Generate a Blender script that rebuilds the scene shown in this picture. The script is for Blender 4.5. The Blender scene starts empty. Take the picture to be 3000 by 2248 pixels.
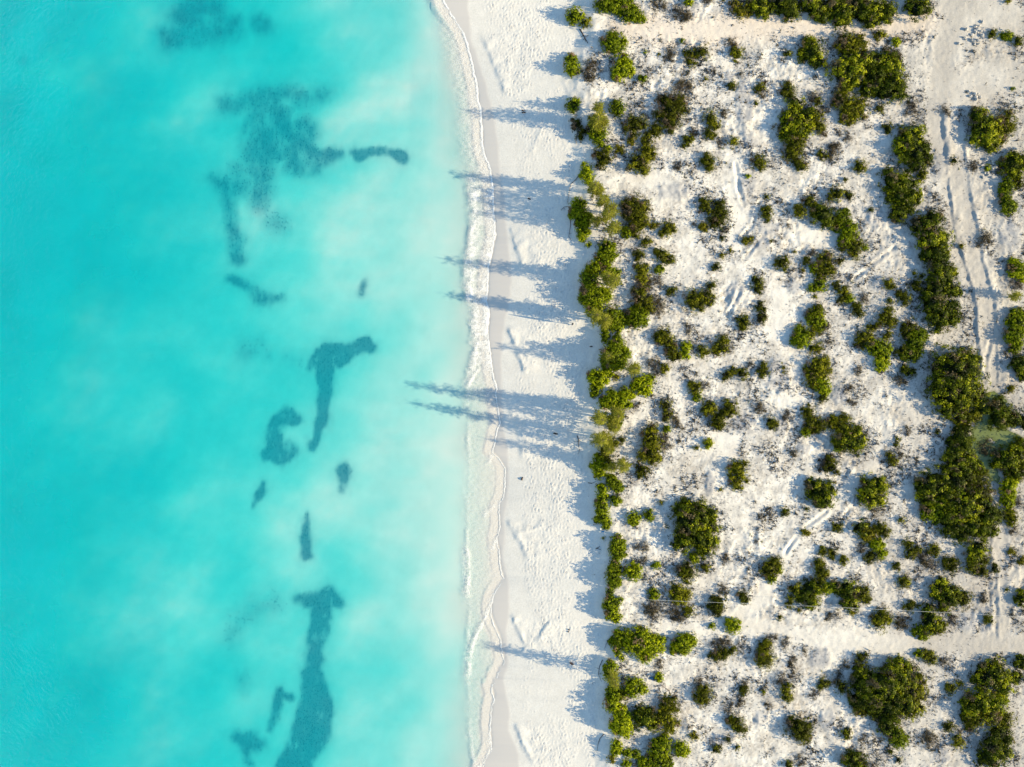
import bpy, math, zlib
import numpy as np
from mathutils import Vector

# ------------------------------------------------------------------ camera, light, exposure
scene = bpy.context.scene
COL = scene.collection
S = 0.05            # metres of ground per photograph pixel (photo is 3000 x 2248)
CAMH = 130.0        # camera height over the dune top
cam = bpy.data.cameras.new('camera')
cam.sensor_width = 36.0
cam.lens = 36.0 * CAMH / (3000 * S)
cam.clip_start = 1.0
cam.clip_end = 2000.0
camo = bpy.data.objects.new('camera', cam)
camo.location = (0, 0, CAMH)
COL.objects.link(camo)
scene.camera = camo

SUN_EL = math.radians(24.0)
SLOPE = 0.175                       # shadows run left and a little up
az = math.atan(SLOPE)
light_dir = Vector((-math.cos(az) * math.cos(SUN_EL), math.sin(az) * math.cos(SUN_EL), -math.sin(SUN_EL)))
world = bpy.data.worlds.new('World')
scene.world = world
world.use_nodes = True
wn = world.node_tree
wn.nodes.clear()
wo = wn.nodes.new('ShaderNodeOutputWorld')
wb = wn.nodes.new('ShaderNodeBackground')
sky = wn.nodes.new('ShaderNodeTexSky')
sky.sky_type = 'NISHITA'
sky.sun_disc = False
sky.sun_elevation = SUN_EL
sky.sun_rotation = math.radians(90.0) + az
sky.air_density = 1.6
sky.dust_density = 0.0
sky.ozone_density = 4.0
wb.inputs['Strength'].default_value = 0.112
wn.links.new(sky.outputs[0], wb.inputs['Color'])
wn.links.new(wb.outputs[0], wo.inputs['Surface'])
sun = bpy.data.lights.new('sun', 'SUN')
sun.energy = 5.0
sun.angle = math.radians(0.5)
sun.color = (1.0, 0.83, 0.54)
suno = bpy.data.objects.new('sun', sun)
suno.rotation_euler = light_dir.to_track_quat('-Z', 'Y').to_euler()
suno.location = (60, -20, 60)
COL.objects.link(suno)
scene.view_settings.view_transform = 'Standard'
scene.view_settings.look = 'None'
scene.view_settings.gamma = 1.0
scene.view_settings.use_curve_mapping = False
scene.view_settings.exposure = 0.96
scene.cycles.transparent_max_bounces = 16

# ------------------------------------------------------------------ helpers
rng = np.random.default_rng(11)


def hash01(ix, iy, seed):
    h = (ix.astype(np.int64) * 374761393 + iy.astype(np.int64) * 668265263 + seed * 974711) & 0xFFFFFFFF
    h = ((h ^ (h >> 13)) * 1274126177) & 0xFFFFFFFF
    h = h ^ (h >> 16)
    return (h & 0xFFFFFF) / float(0xFFFFFF)


def vnoise(x, y, seed=0):
    xi = np.floor(x); yi = np.floor(y)
    fx = x - xi; fy = y - yi
    ux = fx * fx * fx * (fx * (fx * 6 - 15) + 10); uy = fy * fy * fy * (fy * (fy * 6 - 15) + 10)
    xi = xi.astype(np.int64); yi = yi.astype(np.int64)
    a = hash01(xi, yi, seed); b = hash01(xi + 1, yi, seed)
    c = hash01(xi, yi + 1, seed); d = hash01(xi + 1, yi + 1, seed)
    return (a + (b - a) * ux) + ((c + (d - c) * ux) - (a + (b - a) * ux)) * uy   # 0..1


def fbm(x, y, seed=0, oct=4, gain=0.5):
    s = 0; a = 1; t = 0
    for o in range(oct):
        # rotate the lattice every octave so that no grid shows
        ca, sa = math.cos(0.6 + o), math.sin(0.6 + o)
        s = s + a * (vnoise((x * ca - y * sa) * 2 ** o, (x * sa + y * ca) * 2 ** o, seed + o * 17) - 0.5)
        t += a; a *= gain
    return s / t * 2.0                         # about -1..1


def sstep(a, b, x):
    t = np.clip((x - a) / (b - a), 0, 1)
    return t * t * (3 - 2 * t)


def polydist(px, py, pts):
    """distance in pixels of points to a polyline, plus interpolated third value if given"""
    d = np.full(np.shape(px), 1e9); w = np.zeros(np.shape(px))
    for p, q in zip(pts[:-1], pts[1:]):
        vx, vy = q[0] - p[0], q[1] - p[1]
        L = vx * vx + vy * vy + 1e-9
        t = np.clip(((px - p[0]) * vx + (py - p[1]) * vy) / L, 0, 1)
        dd = np.hypot(px - p[0] - t * vx, py - p[1] - t * vy)
        m = dd < d
        d = np.where(m, dd, d)
        if len(p) > 2:
            w = np.where(m, p[2] + t * (q[2] - p[2]), w)
    return d, w


def w2(px, py, z=0.0):
    """photo pixel of a point seen at height z -> world x, y"""
    k = S * (CAMH - z) / CAMH
    return (px - 1500.0) * k, (1124.0 - py) * k


def make_mesh(name, V, F, mat, attrs=None, smooth=False, col=None):
    V = np.asarray(V, dtype=np.float32); F = np.asarray(F, dtype=np.int32)
    me = bpy.data.meshes.new(name)
    n, k = F.shape
    me.vertices.add(len(V)); me.vertices.foreach_set('co', V.ravel())
    me.loops.add(n * k); me.loops.foreach_set('vertex_index', F.ravel())
    me.polygons.add(n); me.polygons.foreach_set('loop_start', np.arange(0, n * k, k, dtype=np.int32))
    if smooth:
        me.polygons.foreach_set('use_smooth', np.ones(n, dtype=bool))
    me.update(calc_edges=True)
    for an, av in (attrs or {}).items():
        at = me.attributes.new(an, 'FLOAT', 'POINT')
        at.data.foreach_set('value', np.asarray(av, dtype=np.float32).ravel())
    if col is not None:
        at = me.attributes.new('tone', 'FLOAT_COLOR', 'POINT')
        c4 = np.ones((len(V), 4), dtype=np.float32); c4[:, :3] = col
        at.data.foreach_set('color', c4.ravel())
    me.materials.append(mat)
    return me


def link(name, me, parent=None, loc=None):
    o = bpy.data.objects.new(name, me)
    COL.objects.link(o)
    if parent is not None:
        o.parent = parent
    if loc is not None:
        o.location = loc
    return o


def tag(o, label=None, cat=None, group=None, kind=None):
    if label: o['label'] = label
    if cat: o['category'] = cat
    if group: o['group'] = group
    if kind: o['kind'] = kind
    return o


def grid_faces(nr, nc):
    i = np.arange(nr * nc).reshape(nr, nc)
    return np.stack([i[:-1, :-1].ravel(), i[1:, :-1].ravel(), i[1:, 1:].ravel(), i[:-1, 1:].ravel()], 1)


def tube(pts, radii, n=6, seed=0):
    """tapered tube along pts; quads"""
    pts = np.asarray(pts, float); m = len(pts)
    V = np.zeros((m, n, 3))
    for i in range(m):
        t = pts[min(i + 1, m - 1)] - pts[max(i - 1, 0)]
        t = t / (np.linalg.norm(t) + 1e-9)
        a = np.array([0, 0, 1.0]) if abs(t[2]) < 0.8 else np.array([1.0, 0, 0])
        u = np.cross(t, a); u /= np.linalg.norm(u) + 1e-9
        v = np.cross(t, u)
        ang = np.arange(n) / n * 2 * np.pi
        V[i] = pts[i] + radii[i] * (np.cos(ang)[:, None] * u + np.sin(ang)[:, None] * v)
    F = []
    for i in range(m - 1):
        for j in range(n):
            F.append((i * n + j, i * n + (j + 1) % n, (i + 1) * n + (j + 1) % n, (i + 1) * n + j))
    k = m * n
    V = np.vstack([V.reshape(-1, 3), pts[:1], pts[-1:]])
    for j in range(n):
        F.append((k, (j + 1) % n, j, k) if False else (k, (j + 1) % n, j, j))
        b = (m - 1) * n
        F.append((k + 1, b + j, b + (j + 1) % n, b + (j + 1) % n))
    return V, np.array(F)


def tubes_mesh(name, tubes, mat, attrs=None):
    Vs, Fs, off = [], [], 0
    for V, F in tubes:
        Vs.append(V); Fs.append(F + off); off += len(V)
    V = np.vstack(Vs); F = np.vstack(Fs)
    deg = F[:, 2] == F[:, 3]
    # split into quads and tris through from_pydata (small meshes only)
    faces = [tuple(f[:3]) if d else tuple(f) for f, d in zip(F.tolist(), deg.tolist())]
    me = bpy.data.meshes.new(name)
    me.from_pydata(V.tolist(), [], faces)
    me.polygons.foreach_set('use_smooth', np.ones(len(faces), dtype=bool))
    me.update()
    me.materials.append(mat)
    return me


# ------------------------------------------------------------------ materials
def mat_new(name):
    m = bpy.data.materials.new(name)
    m.use_nodes = True
    nt = m.node_tree
    nt.nodes.clear()
    out = nt.nodes.new('ShaderNodeOutputMaterial')
    return m, nt, out


def N(nt, typ, **kw):
    n = nt.nodes.new('ShaderNode' + typ)
    for k, v in kw.items():
        if k in n.inputs.keys():
            n.inputs[k].default_value = v
        else:
            setattr(n, k, v)
    return n


def mathn(nt, op, a, b=None, clamp=False):
    n = nt.nodes.new('ShaderNodeMath'); n.operation = op; n.use_clamp = clamp
    for i, v in enumerate((a, b)):
        if v is None: continue
        if isinstance(v, (int, float)): n.inputs[i].default_value = v
        else: nt.links.new(v, n.inputs[i])
    return n.outputs[0]


def mixc(nt, fac, a, b, blend='MIX'):
    n = nt.nodes.new('ShaderNodeMix'); n.data_type = 'RGBA'; n.blend_type = blend
    for s, v in ((0, fac), (6, a), (7, b)):
        if isinstance(v, (int, float)): n.inputs[s].default_value = v
        elif isinstance(v, tuple): n.inputs[s].default_value = (*v, 1.0) if len(v) == 3 else v
        else: nt.links.new(v, n.inputs[s])
    return n.outputs[2]


def sand_material():
    m, nt, out = mat_new('white_sand')
    at = N(nt, 'Attribute', attribute_name='tone')
    wet = N(nt, 'Attribute', attribute_name='wet')
    geo = N(nt, 'NewGeometry')
    n1 = N(nt, 'TexNoise', Scale=5.0, Detail=6.0, Roughness=0.7)
    n2 = N(nt, 'TexNoise', Scale=0.8, Detail=4.0, Roughness=0.6)
    for n in (n1, n2): nt.links.new(geo.outputs['Position'], n.inputs['Vector'])
    r1 = N(nt, 'MapRange'); r1.inputs[1].default_value = 0.3; r1.inputs[2].default_value = 0.7
    r1.inputs[3].default_value = 0.88; r1.inputs[4].default_value = 1.10
    nt.links.new(n1.outputs[0], r1.inputs[0])
    r2 = N(nt, 'MapRange'); r2.inputs[1].default_value = 0.3; r2.inputs[2].default_value = 0.7
    r2.inputs[3].default_value = 0.95; r2.inputs[4].default_value = 1.04
    nt.links.new(n2.outputs[0], r2.inputs[0])
    dry = mathn(nt, 'SUBTRACT', 1.0, wet.outputs['Fac'])
    f = mathn(nt, 'MULTIPLY', r1.outputs[0], r2.outputs[0])
    f = mathn(nt, 'ADD', mathn(nt, 'MULTIPLY', f, dry), wet.outputs['Fac'])
    c = N(nt, 'VectorMath', operation='SCALE')
    nt.links.new(at.outputs['Color'], c.inputs[0]); nt.links.new(f, c.inputs['Scale'])
    bump = N(nt, 'Bump', Strength=0.35, Distance=0.06)
    nb = N(nt, 'TexNoise', Scale=4.0, Detail=8.0, Roughness=0.75)
    nt.links.new(geo.outputs['Position'], nb.inputs['Vector'])
    nt.links.new(mathn(nt, 'MULTIPLY', nb.outputs[0], dry), bump.inputs['Height'])
    p = N(nt, 'BsdfPrincipled')
    p.inputs['Specular IOR Level'].default_value = 0.25
    nt.links.new(mathn(nt, 'SUBTRACT', 0.95, mathn(nt, 'MULTIPLY', wet.outputs['Fac'], 0.6)), p.inputs['Roughness'])
    nt.links.new(c.outputs[0], p.inputs['Base Color'])
    nt.links.new(bump.outputs[0], p.inputs['Normal'])
    nt.links.new(p.outputs[0], out.inputs['Surface'])
    return m


def leaf_material(name, dark, mid, light, dry, trans=0.3, rough=0.5, spec=0.25):
    """tint attribute: 0 dark .. 1 light; over 1 = dry, brown leaf"""
    m, nt, out = mat_new(name)
    at = N(nt, 'Attribute', attribute_name='tint')
    r = N(nt, 'ValToRGB')
    e = r.color_ramp.elements
    e[0].position = 0.0; e[0].color = (*dark, 1)
    e[1].position = 0.45; e[1].color = (*mid, 1)
    k = e.new(0.74); k.color = (*light, 1)
    k = e.new(0.80); k.color = (*dry, 1)
    nt.links.new(mathn(nt, 'MULTIPLY', at.outputs['Fac'], 0.72), r.inputs[0])
    p = N(nt, 'BsdfPrincipled')
    p.inputs['Roughness'].default_value = rough
    p.inputs['Specular IOR Level'].default_value = spec
    nt.links.new(r.outputs[0], p.inputs['Base Color'])
    t = N(nt, 'BsdfTranslucent')
    tc = mixc(nt, 1.0, r.outputs[0], (1.25, 1.15, 0.5), 'MULTIPLY')
    nt.links.new(tc, t.inputs['Color'])
    mx = N(nt, 'MixShader'); mx.inputs[0].default_value = trans
    nt.links.new(p.outputs[0], mx.inputs[1]); nt.links.new(t.outputs[0], mx.inputs[2])
    nt.links.new(mx.outputs[0], out.inputs['Surface'])
    return m


def plain_material(name, color, rough=0.85, var=0.35, scale=6.0, spec=0.2):
    m, nt, out = mat_new(name)
    geo = N(nt, 'NewGeometry')
    n = N(nt, 'TexNoise', Scale=scale, Detail=5.0)
    nt.links.new(geo.outputs['Position'], n.inputs['Vector'])
    r = N(nt, 'MapRange'); r.inputs[1].default_value = 0.3; r.inputs[2].default_value = 0.7
    r.inputs[3].default_value = 1 - var; r.inputs[4].default_value = 1 + var
    nt.links.new(n.outputs[0], r.inputs[0])
    c = N(nt, 'VectorMath', operation='SCALE'); c.inputs[0].default_value = color
    nt.links.new(r.outputs[0], c.inputs['Scale'])
    p = N(nt, 'BsdfPrincipled'); p.inputs['Roughness'].default_value = rough
    p.inputs['Specular IOR Level'].default_value = spec
    nt.links.new(c.outputs[0], p.inputs['Base Color'])
    nt.links.new(p.outputs[0], out.inputs['Surface'])
    return m


def sea_material():
    m, nt, out = mat_new('sea_water')
    d = N(nt, 'Attribute', attribute_name='depth').outputs['Fac']
    milk = N(nt, 'Attribute', attribute_name='milk').outputs['Fac']
    cc = N(nt, 'CombineColor')
    for i, b in enumerate((0.040, 0.750, 0.785)):      # light left after one pass through the deepest water
        nt.links.new(mathn(nt, 'POWER', b, d), cc.inputs[i])
    tr = N(nt, 'BsdfTransparent'); nt.links.new(cc.outputs[0], tr.inputs['Color'])
    geo = N(nt, 'NewGeometry')
    mp = N(nt, 'Mapping'); mp.inputs['Scale'].default_value = (1.0, 1.25, 1.0)
    mp.inputs['Rotation'].default_value = (0, 0, math.radians(20))
    nt.links.new(geo.outputs['Position'], mp.inputs['Vector'])
    nz = N(nt, 'TexNoise', Scale=1.6, Detail=8.0, Roughness=0.7)
    nt.links.new(mp.outputs[0], nz.inputs['Vector'])
    bump = N(nt, 'Bump', Strength=0.5, Distance=0.25)
    nt.links.new(nz.outputs[0], bump.inputs['Height'])
    df = N(nt, 'BsdfDiffuse'); df.inputs['Color'].default_value = (0.004, 0.49, 0.56, 1)
    bump2 = N(nt, 'Bump', Strength=0.16, Distance=0.2)
    nt.links.new(nz.outputs[0], bump2.inputs['Height'])
    nt.links.new(bump2.outputs[0], df.inputs['Normal'])
    mx = N(nt, 'MixShader')
    nt.links.new(milk, mx.inputs[0])
    nt.links.new(tr.outputs[0], mx.inputs[1]); nt.links.new(df.outputs[0], mx.inputs[2])
    gl = N(nt, 'BsdfGlossy'); gl.inputs['Roughness'].default_value = 0.12
    gl.inputs['Color'].default_value = (1, 1, 1, 1)
    nt.links.new(bump.outputs[0], gl.inputs['Normal'])
    fr = N(nt, 'Fresnel', IOR=1.33)
    nt.links.new(bump.outputs[0], fr.inputs['Normal'])
    m2 = N(nt, 'MixShader')
    nt.links.new(mathn(nt, 'MULTIPLY', fr.outputs[0], 0.4), m2.inputs[0]); nt.links.new(mx.outputs[0], m2.inputs[1]); nt.links.new(gl.outputs[0], m2.inputs[2])
    nt.links.new(m2.outputs[0], out.inputs['Surface'])
    return m


def foam_material():
    m, nt, out = mat_new('sea_foam')
    f = N(nt, 'Attribute', attribute_name='cover').outputs['Fac']
    geo = N(nt, 'NewGeometry')
    nz = N(nt, 'TexNoise', Scale=1.5, Detail=3.0)
    nt.links.new(geo.outputs['Position'], nz.inputs['Vector'])
    wv = N(nt, 'VectorMath', operation='MULTIPLY_ADD')
    wv.inputs[1].default_value = (1.8, 1.8, 1.8)
    nt.links.new(nz.outputs['Color'], wv.inputs[0]); nt.links.new(geo.outputs['Position'], wv.inputs[2])
    vo = N(nt, 'TexVoronoi', feature='DISTANCE_TO_EDGE', Scale=1.1)
    nt.links.new(wv.outputs[0], vo.inputs['Vector'])
    lace = N(nt, 'MapRange'); lace.inputs[1].default_value = 0.0; lace.inputs[2].default_value = 0.28
    lace.inputs[3].default_value = 0.28; lace.inputs[4].default_value = -0.14
    nt.links.new(vo.outputs['Distance'], lace.inputs[0])
    n2 = N(nt, 'TexNoise', Scale=7.0, Detail=5.0, Roughness=0.7)
    nt.links.new(geo.outputs['Position'], n2.inputs['Vector'])
    s = mathn(nt, 'ADD', lace.outputs[0], mathn(nt, 'MULTIPLY', mathn(nt, 'SUBTRACT', n2.outputs[0], 0.5), 2.2))
    # full cover stays full, none stays none
    k = mathn(nt, 'MULTIPLY', mathn(nt, 'MULTIPLY', f, mathn(nt, 'SUBTRACT', 1.0, f)), 3.0)
    a = mathn(nt, 'ADD', f, mathn(nt, 'MULTIPLY', s, k), clamp=True)
    tr = N(nt, 'BsdfTransparent')
    df = N(nt, 'BsdfDiffuse'); df.inputs['Color'].default_value = (0.78, 0.78, 0.76, 1)
    bump = N(nt, 'Bump', Strength=0.5, Distance=0.08)
    nt.links.new(s, bump.inputs['Height']); nt.links.new(bump.outputs[0], df.inputs['Normal'])
    mx = N(nt, 'MixShader')
    nt.links.new(a, mx.inputs[0]); nt.links.new(tr.outputs[0], mx.inputs[1]); nt.links.new(df.outputs[0], mx.inputs[2])
    nt.links.new(mx.outputs[0], out.inputs['Surface'])
    return m


def pond_material():
    m, nt, out = mat_new('pond_water')
    geo = N(nt, 'NewGeometry')
    n = N(nt, 'TexNoise', Scale=0.9, Detail=5.0, Roughness=0.6)
    nt.links.new(geo.outputs['Position'], n.inputs['Vector'])
    c0 = mixc(nt, n.outputs[0], (0.085, 0.115, 0.022), (0.22, 0.26, 0.09))
    nd = N(nt, 'TexNoise', Scale=2.6, Detail=3.0, Roughness=0.6)
    nt.links.new(geo.outputs['Position'], nd.inputs['Vector'])
    k = N(nt, 'MapRange'); k.inputs[1].default_value = 0.60; k.inputs[2].default_value = 0.66
    nt.links.new(nd.outputs[0], k.inputs[0])
    c = mixc(nt, k.outputs[0], c0, (0.03, 0.045, 0.02))
    p = N(nt, 'BsdfPrincipled'); p.inputs['Roughness'].default_value = 0.12
    nt.links.new(c, p.inputs['Base Color'])
    a = N(nt, 'Attribute', attribute_name='edge').outputs['Fac']
    tr = N(nt, 'BsdfTransparent'); tr.inputs['Color'].default_value = (0.80, 0.82, 0.55, 1)
    mx = N(nt, 'MixShader')
    nt.links.new(a, mx.inputs[0]); nt.links.new(tr.outputs[0], mx.inputs[1]); nt.links.new(p.outputs[0], mx.inputs[2])
    nt.links.new(mx.outputs[0], out.inputs['Surface'])
    return m


M_sand = sand_material()
M_sea = sea_material()
M_foam = foam_material()
M_pond = pond_material()
M_leaf = {
    'S': leaf_material('bright_leaves', (0.028, 0.048, 0.002), (0.225, 0.285, 0.004), (0.52, 0.56, 0.008), (0.26, 0.18, 0.10), trans=0.30, spec=0.1),
    'O': leaf_material('olive_leaves', (0.014, 0.020, 0.003), (0.100, 0.112, 0.004), (0.36, 0.355, 0.012), (0.17, 0.125, 0.08), trans=0.26, spec=0.08),
    'T': leaf_material('dark_leaves', (0.009, 0.016, 0.002), (0.080, 0.108, 0.003), (0.42, 0.44, 0.010), (0.15, 0.12, 0.06), trans=0.26, spec=0.1),
    'Y': leaf_material('yellow_leaves', (0.06, 0.065, 0.005), (0.20, 0.19, 0.010), (0.40, 0.35, 0.020), (0.22, 0.17, 0.09), spec=0.1),
    'G': leaf_material('dry_twig_leaves', (0.026, 0.022, 0.012), (0.075, 0.062, 0.032), (0.18, 0.14, 0.070), (0.20, 0.155, 0.11), trans=0.12, spec=0.05),
    'C': leaf_material('casuarina_needles', (0.055, 0.070, 0.010), (0.18, 0.195, 0.020), (0.36, 0.35, 0.05), (0.22, 0.17, 0.10), spec=0.08),
}
M_bark = plain_material('grey_brown_bark', (0.14, 0.11, 0.085))
M_dead = plain_material('dark_dead_wood', (0.055, 0.042, 0.035))
M_pale_wood = plain_material('pale_dead_wood', (0.34, 0.27, 0.22))
M_grass = leaf_material('seagrass_blades', (0.006, 0.125, 0.20), (0.010, 0.160, 0.25), (0.014, 0.20, 0.30), (0.05, 0.10, 0.12), trans=0.1)
M_litter = plain_material('dry_litter', (0.095, 0.072, 0.055), var=0.6, scale=3.0)
M_rock = plain_material('pale_limestone_rubble', (0.50, 0.47, 0.43), var=0.15)
M_white = plain_material('white_plastic', (0.78, 0.78, 0.76), rough=0.5, var=0.05)
M_blue = plain_material('blue_plastic', (0.02, 0.22, 0.48), rough=0.4, var=0.2)
M_pole = plain_material('dark_pole', (0.03, 0.03, 0.035), rough=0.6)

# ------------------------------------------------------------------ lines traced for the ground plan (photo pixels)
SHORE = [(1285, -120), (1292, -60), (1300, 0), (1312, 20), (1330, 50), (1348, 75), (1362, 100), (1371, 130), (1377, 155), (1386, 190), (1390, 215),
         (1398, 240), (1402, 270), (1403, 300), (1410, 320), (1412, 350), (1414, 380), (1415, 420), (1421, 450), (1428, 470), (1437, 490),
         (1442, 520), (1445, 550), (1447, 580), (1448, 620), (1451, 650), (1453, 690), (1446, 720), (1441, 750), (1435, 770), (1432, 800),
         (1430, 830), (1428, 860), (1427, 885), (1434, 905), (1434, 930), (1431, 950), (1430, 975), (1434, 1000), (1438, 1030), (1443, 1080),
         (1448, 1110), (1458, 1135), (1454, 1155), (1457, 1180), (1461, 1205), (1467, 1240), (1458, 1260), (1453, 1290), (1446, 1315), (1446, 1330),
         (1465, 1345), (1482, 1375), (1481, 1420), (1478, 1450), (1470, 1468), (1464, 1475), (1463, 1500), (1466, 1540), (1460, 1565), (1455, 1580),
         (1462, 1610), (1465, 1650), (1472, 1685), (1479, 1697), (1466, 1715), (1456, 1730), (1447, 1745), (1441, 1775), (1440, 1800), (1446, 1828),
         (1458, 1855), (1468, 1875), (1470, 1900), (1478, 1940), (1472, 1960), (1460, 1972), (1456, 1985), (1455, 2000), (1442, 2005), (1443, 2030),
         (1450, 2050), (1445, 2062), (1441, 2080), (1438, 2120), (1437, 2150), (1441, 2170), (1441, 2200), (1430, 2225), (1415, 2248), (1405, 2300), (1400, 2400)]
TOE = [(1685, -120), (1690, 0), (1698, 100), (1690, 140), (1660, 190), (1655, 230), (1668, 280), (1680, 330), (1690, 420), (1700, 500), (1690, 540), (1670, 600), (1688, 680),
       (1700, 760), (1695, 850), (1712, 930), (1742, 1000), (1725, 1100), (1722, 1200), (1715, 1300), (1735, 1400), (1738, 1500),
       (1755, 1600), (1748, 1700), (1755, 1800), (1788, 1850), (1770, 1900), (1755, 1950), (1752, 2000), (1755, 2100), (1765, 2150), (1755, 2200), (1752, 2400)]
WET = [(1370, -120), (1370, 0), (1380, 100), (1418, 217), (1450, 344), (1459, 416), (1468, 525), (1479, 568), (1486, 695), (1501, 803), (1490, 894),
       (1479, 948), (1468, 1020), (1468, 1100), (1475, 1245), (1484, 1300), (1492, 1380), (1490, 1450), (1478, 1516), (1476, 1640), (1490, 1720), (1492, 1775), (1488, 1820), (1484, 1883), (1488, 1955),
       (1476, 2010), (1494, 2097), (1490, 2155), (1519, 2227), (1522, 2400)]


def curve_x(pts, y):
    p = np.array(pts, float)
    return np.interp(y, p[:, 1], p[:, 0])


def shore_x(y):
    return curve_x(SHORE, y) + 2.5 * fbm(y / 9.0, y * 0 + 3.3, 5, 3)


# depth of the sea: rows of (x, depth 0..1) at given y, read off the photograph
DEPTH = {
    -150: [(-300, 1.1), (68, 1.0), (271, .82), (542, .68), (813, .55), (1017, .40), (1150, .28), (1230, .17)],
    68: [(-300, 1.1), (68, .98), (271, .80), (542, .66), (813, .55), (1017, .40), (1150, .28), (1250, .15)],
    271: [(-300, 1.1), (68, .96), (271, .86), (542, .64), (813, .52), (1017, .40), (1200, .28), (1300, .12)],
    542: [(-300, 1.2), (68, 1.0), (271, .90), (475, .72), (650, .52), (880, .46), (1085, .34), (1220, .25), (1330, .13)],
    746: [(-300, 1.2), (68, 1.0), (271, .80), (475, .60), (610, .48), (813, .38), (1085, .28), (1290, .14), (1350, .09)],
    950: [(-300, 1.1), (68, .86), (271, .62), (475, .48), (678, .40), (880, .35), (1085, .25), (1290, .11), (1350, .07)],
    1152: [(-300, 1.1), (68, .78), (271, .56), (475, .47), (678, .41), (880, .36), (1085, .26), (1290, .12), (1360, .07)],
    1356: [(-300, 1.1), (68, .82), (271, .66), (475, .50), (678, .41), (880, .36), (1085, .26), (1290, .10), (1360, .05)],
    1560: [(-300, 1.1), (68, .78), (271, .56), (475, .43), (678, .41), (880, .34), (1085, .24), (1290, .08), (1360, .05)],
    1763: [(-300, 1.1), (68, .84), (271, .62), (475, .46), (678, .44), (880, .34), (1085, .26), (1290, .11), (1360, .06)],
    1966: [(-300, 1.1), (68, .95), (271, .74), (475, .52), (678, .47), (900, .40), (1085, .28), (1200, .20), (1330, .10)],
    2170: [(-300, 1.2), (68, 1.02), (271, .84), (475, .62), (678, .50), (900, .42), (1150, .26), (1290, .16), (1360, .08)],
    2450: [(-300, 1.2), (68, 1.05), (271, .88), (475, .66), (678, .52), (900, .42), (1150, .26), (1290, .16), (1360, .08)],
}
_ys = np.array(sorted(DEPTH)); _xs = np.arange(-320, 1500, 20.0)
_tab = np.array([np.interp(_xs, *zip(*(DEPTH[y] + [(curve_x(SHORE, y), 0.0), (1520, 0.0)]))) for y in _ys])


def depth01(px, py, calm=False):
    px = np.asarray(px, float); py = np.asarray(py, float)
    fy = np.interp(py, _ys, np.arange(len(_ys)))
    i = np.clip(fy.astype(int), 0, len(_ys) - 2); ty = fy - i
    ty = ty * ty * (3 - 2 * ty)
    fx = np.clip((px + 320) / 20.0, 0, len(_xs) - 1.001); j = fx.astype(int); tx = fx - j
    a = _tab[i, j] * (1 - tx) + _tab[i, j + 1] * tx
    b = _tab[i + 1, j] * (1 - tx) + _tab[i + 1, j + 1] * tx
    d = a * (1 - ty) + b * ty
    # soft diagonal sand bars and clouds of stirred sand
    u = (px * 0.62 - py * 0.79); v = (px * 0.79 + py * 0.62)
    n = 0.95 * fbm(v / 330.0, u / 440.0, 31, 3) + 0.35 * fbm(v / 150.0, u / 200.0, 57, 3)
    w = fbm(v / 105.0, u / 190.0, 58, 4) + 0.30 * fbm(px / 40.0, py / 30.0, 59, 4)
    d = d * (0.93 if calm else 0.93 + 0.46 * n + 0.50 * w) * (1.18 - 0.28 * sstep(60, 620, px) - 0.08 * sstep(900, 1250, px)) + (0 if calm else 0.02) * n * sstep(1300, 900, px)
    edge = curve_x(SHORE, py)
    return np.clip(np.minimum(d, (edge - px - 30) / 190.0), 0.0, 1.4)


DMAX = 3.0
SEA_Z = -2.4

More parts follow.
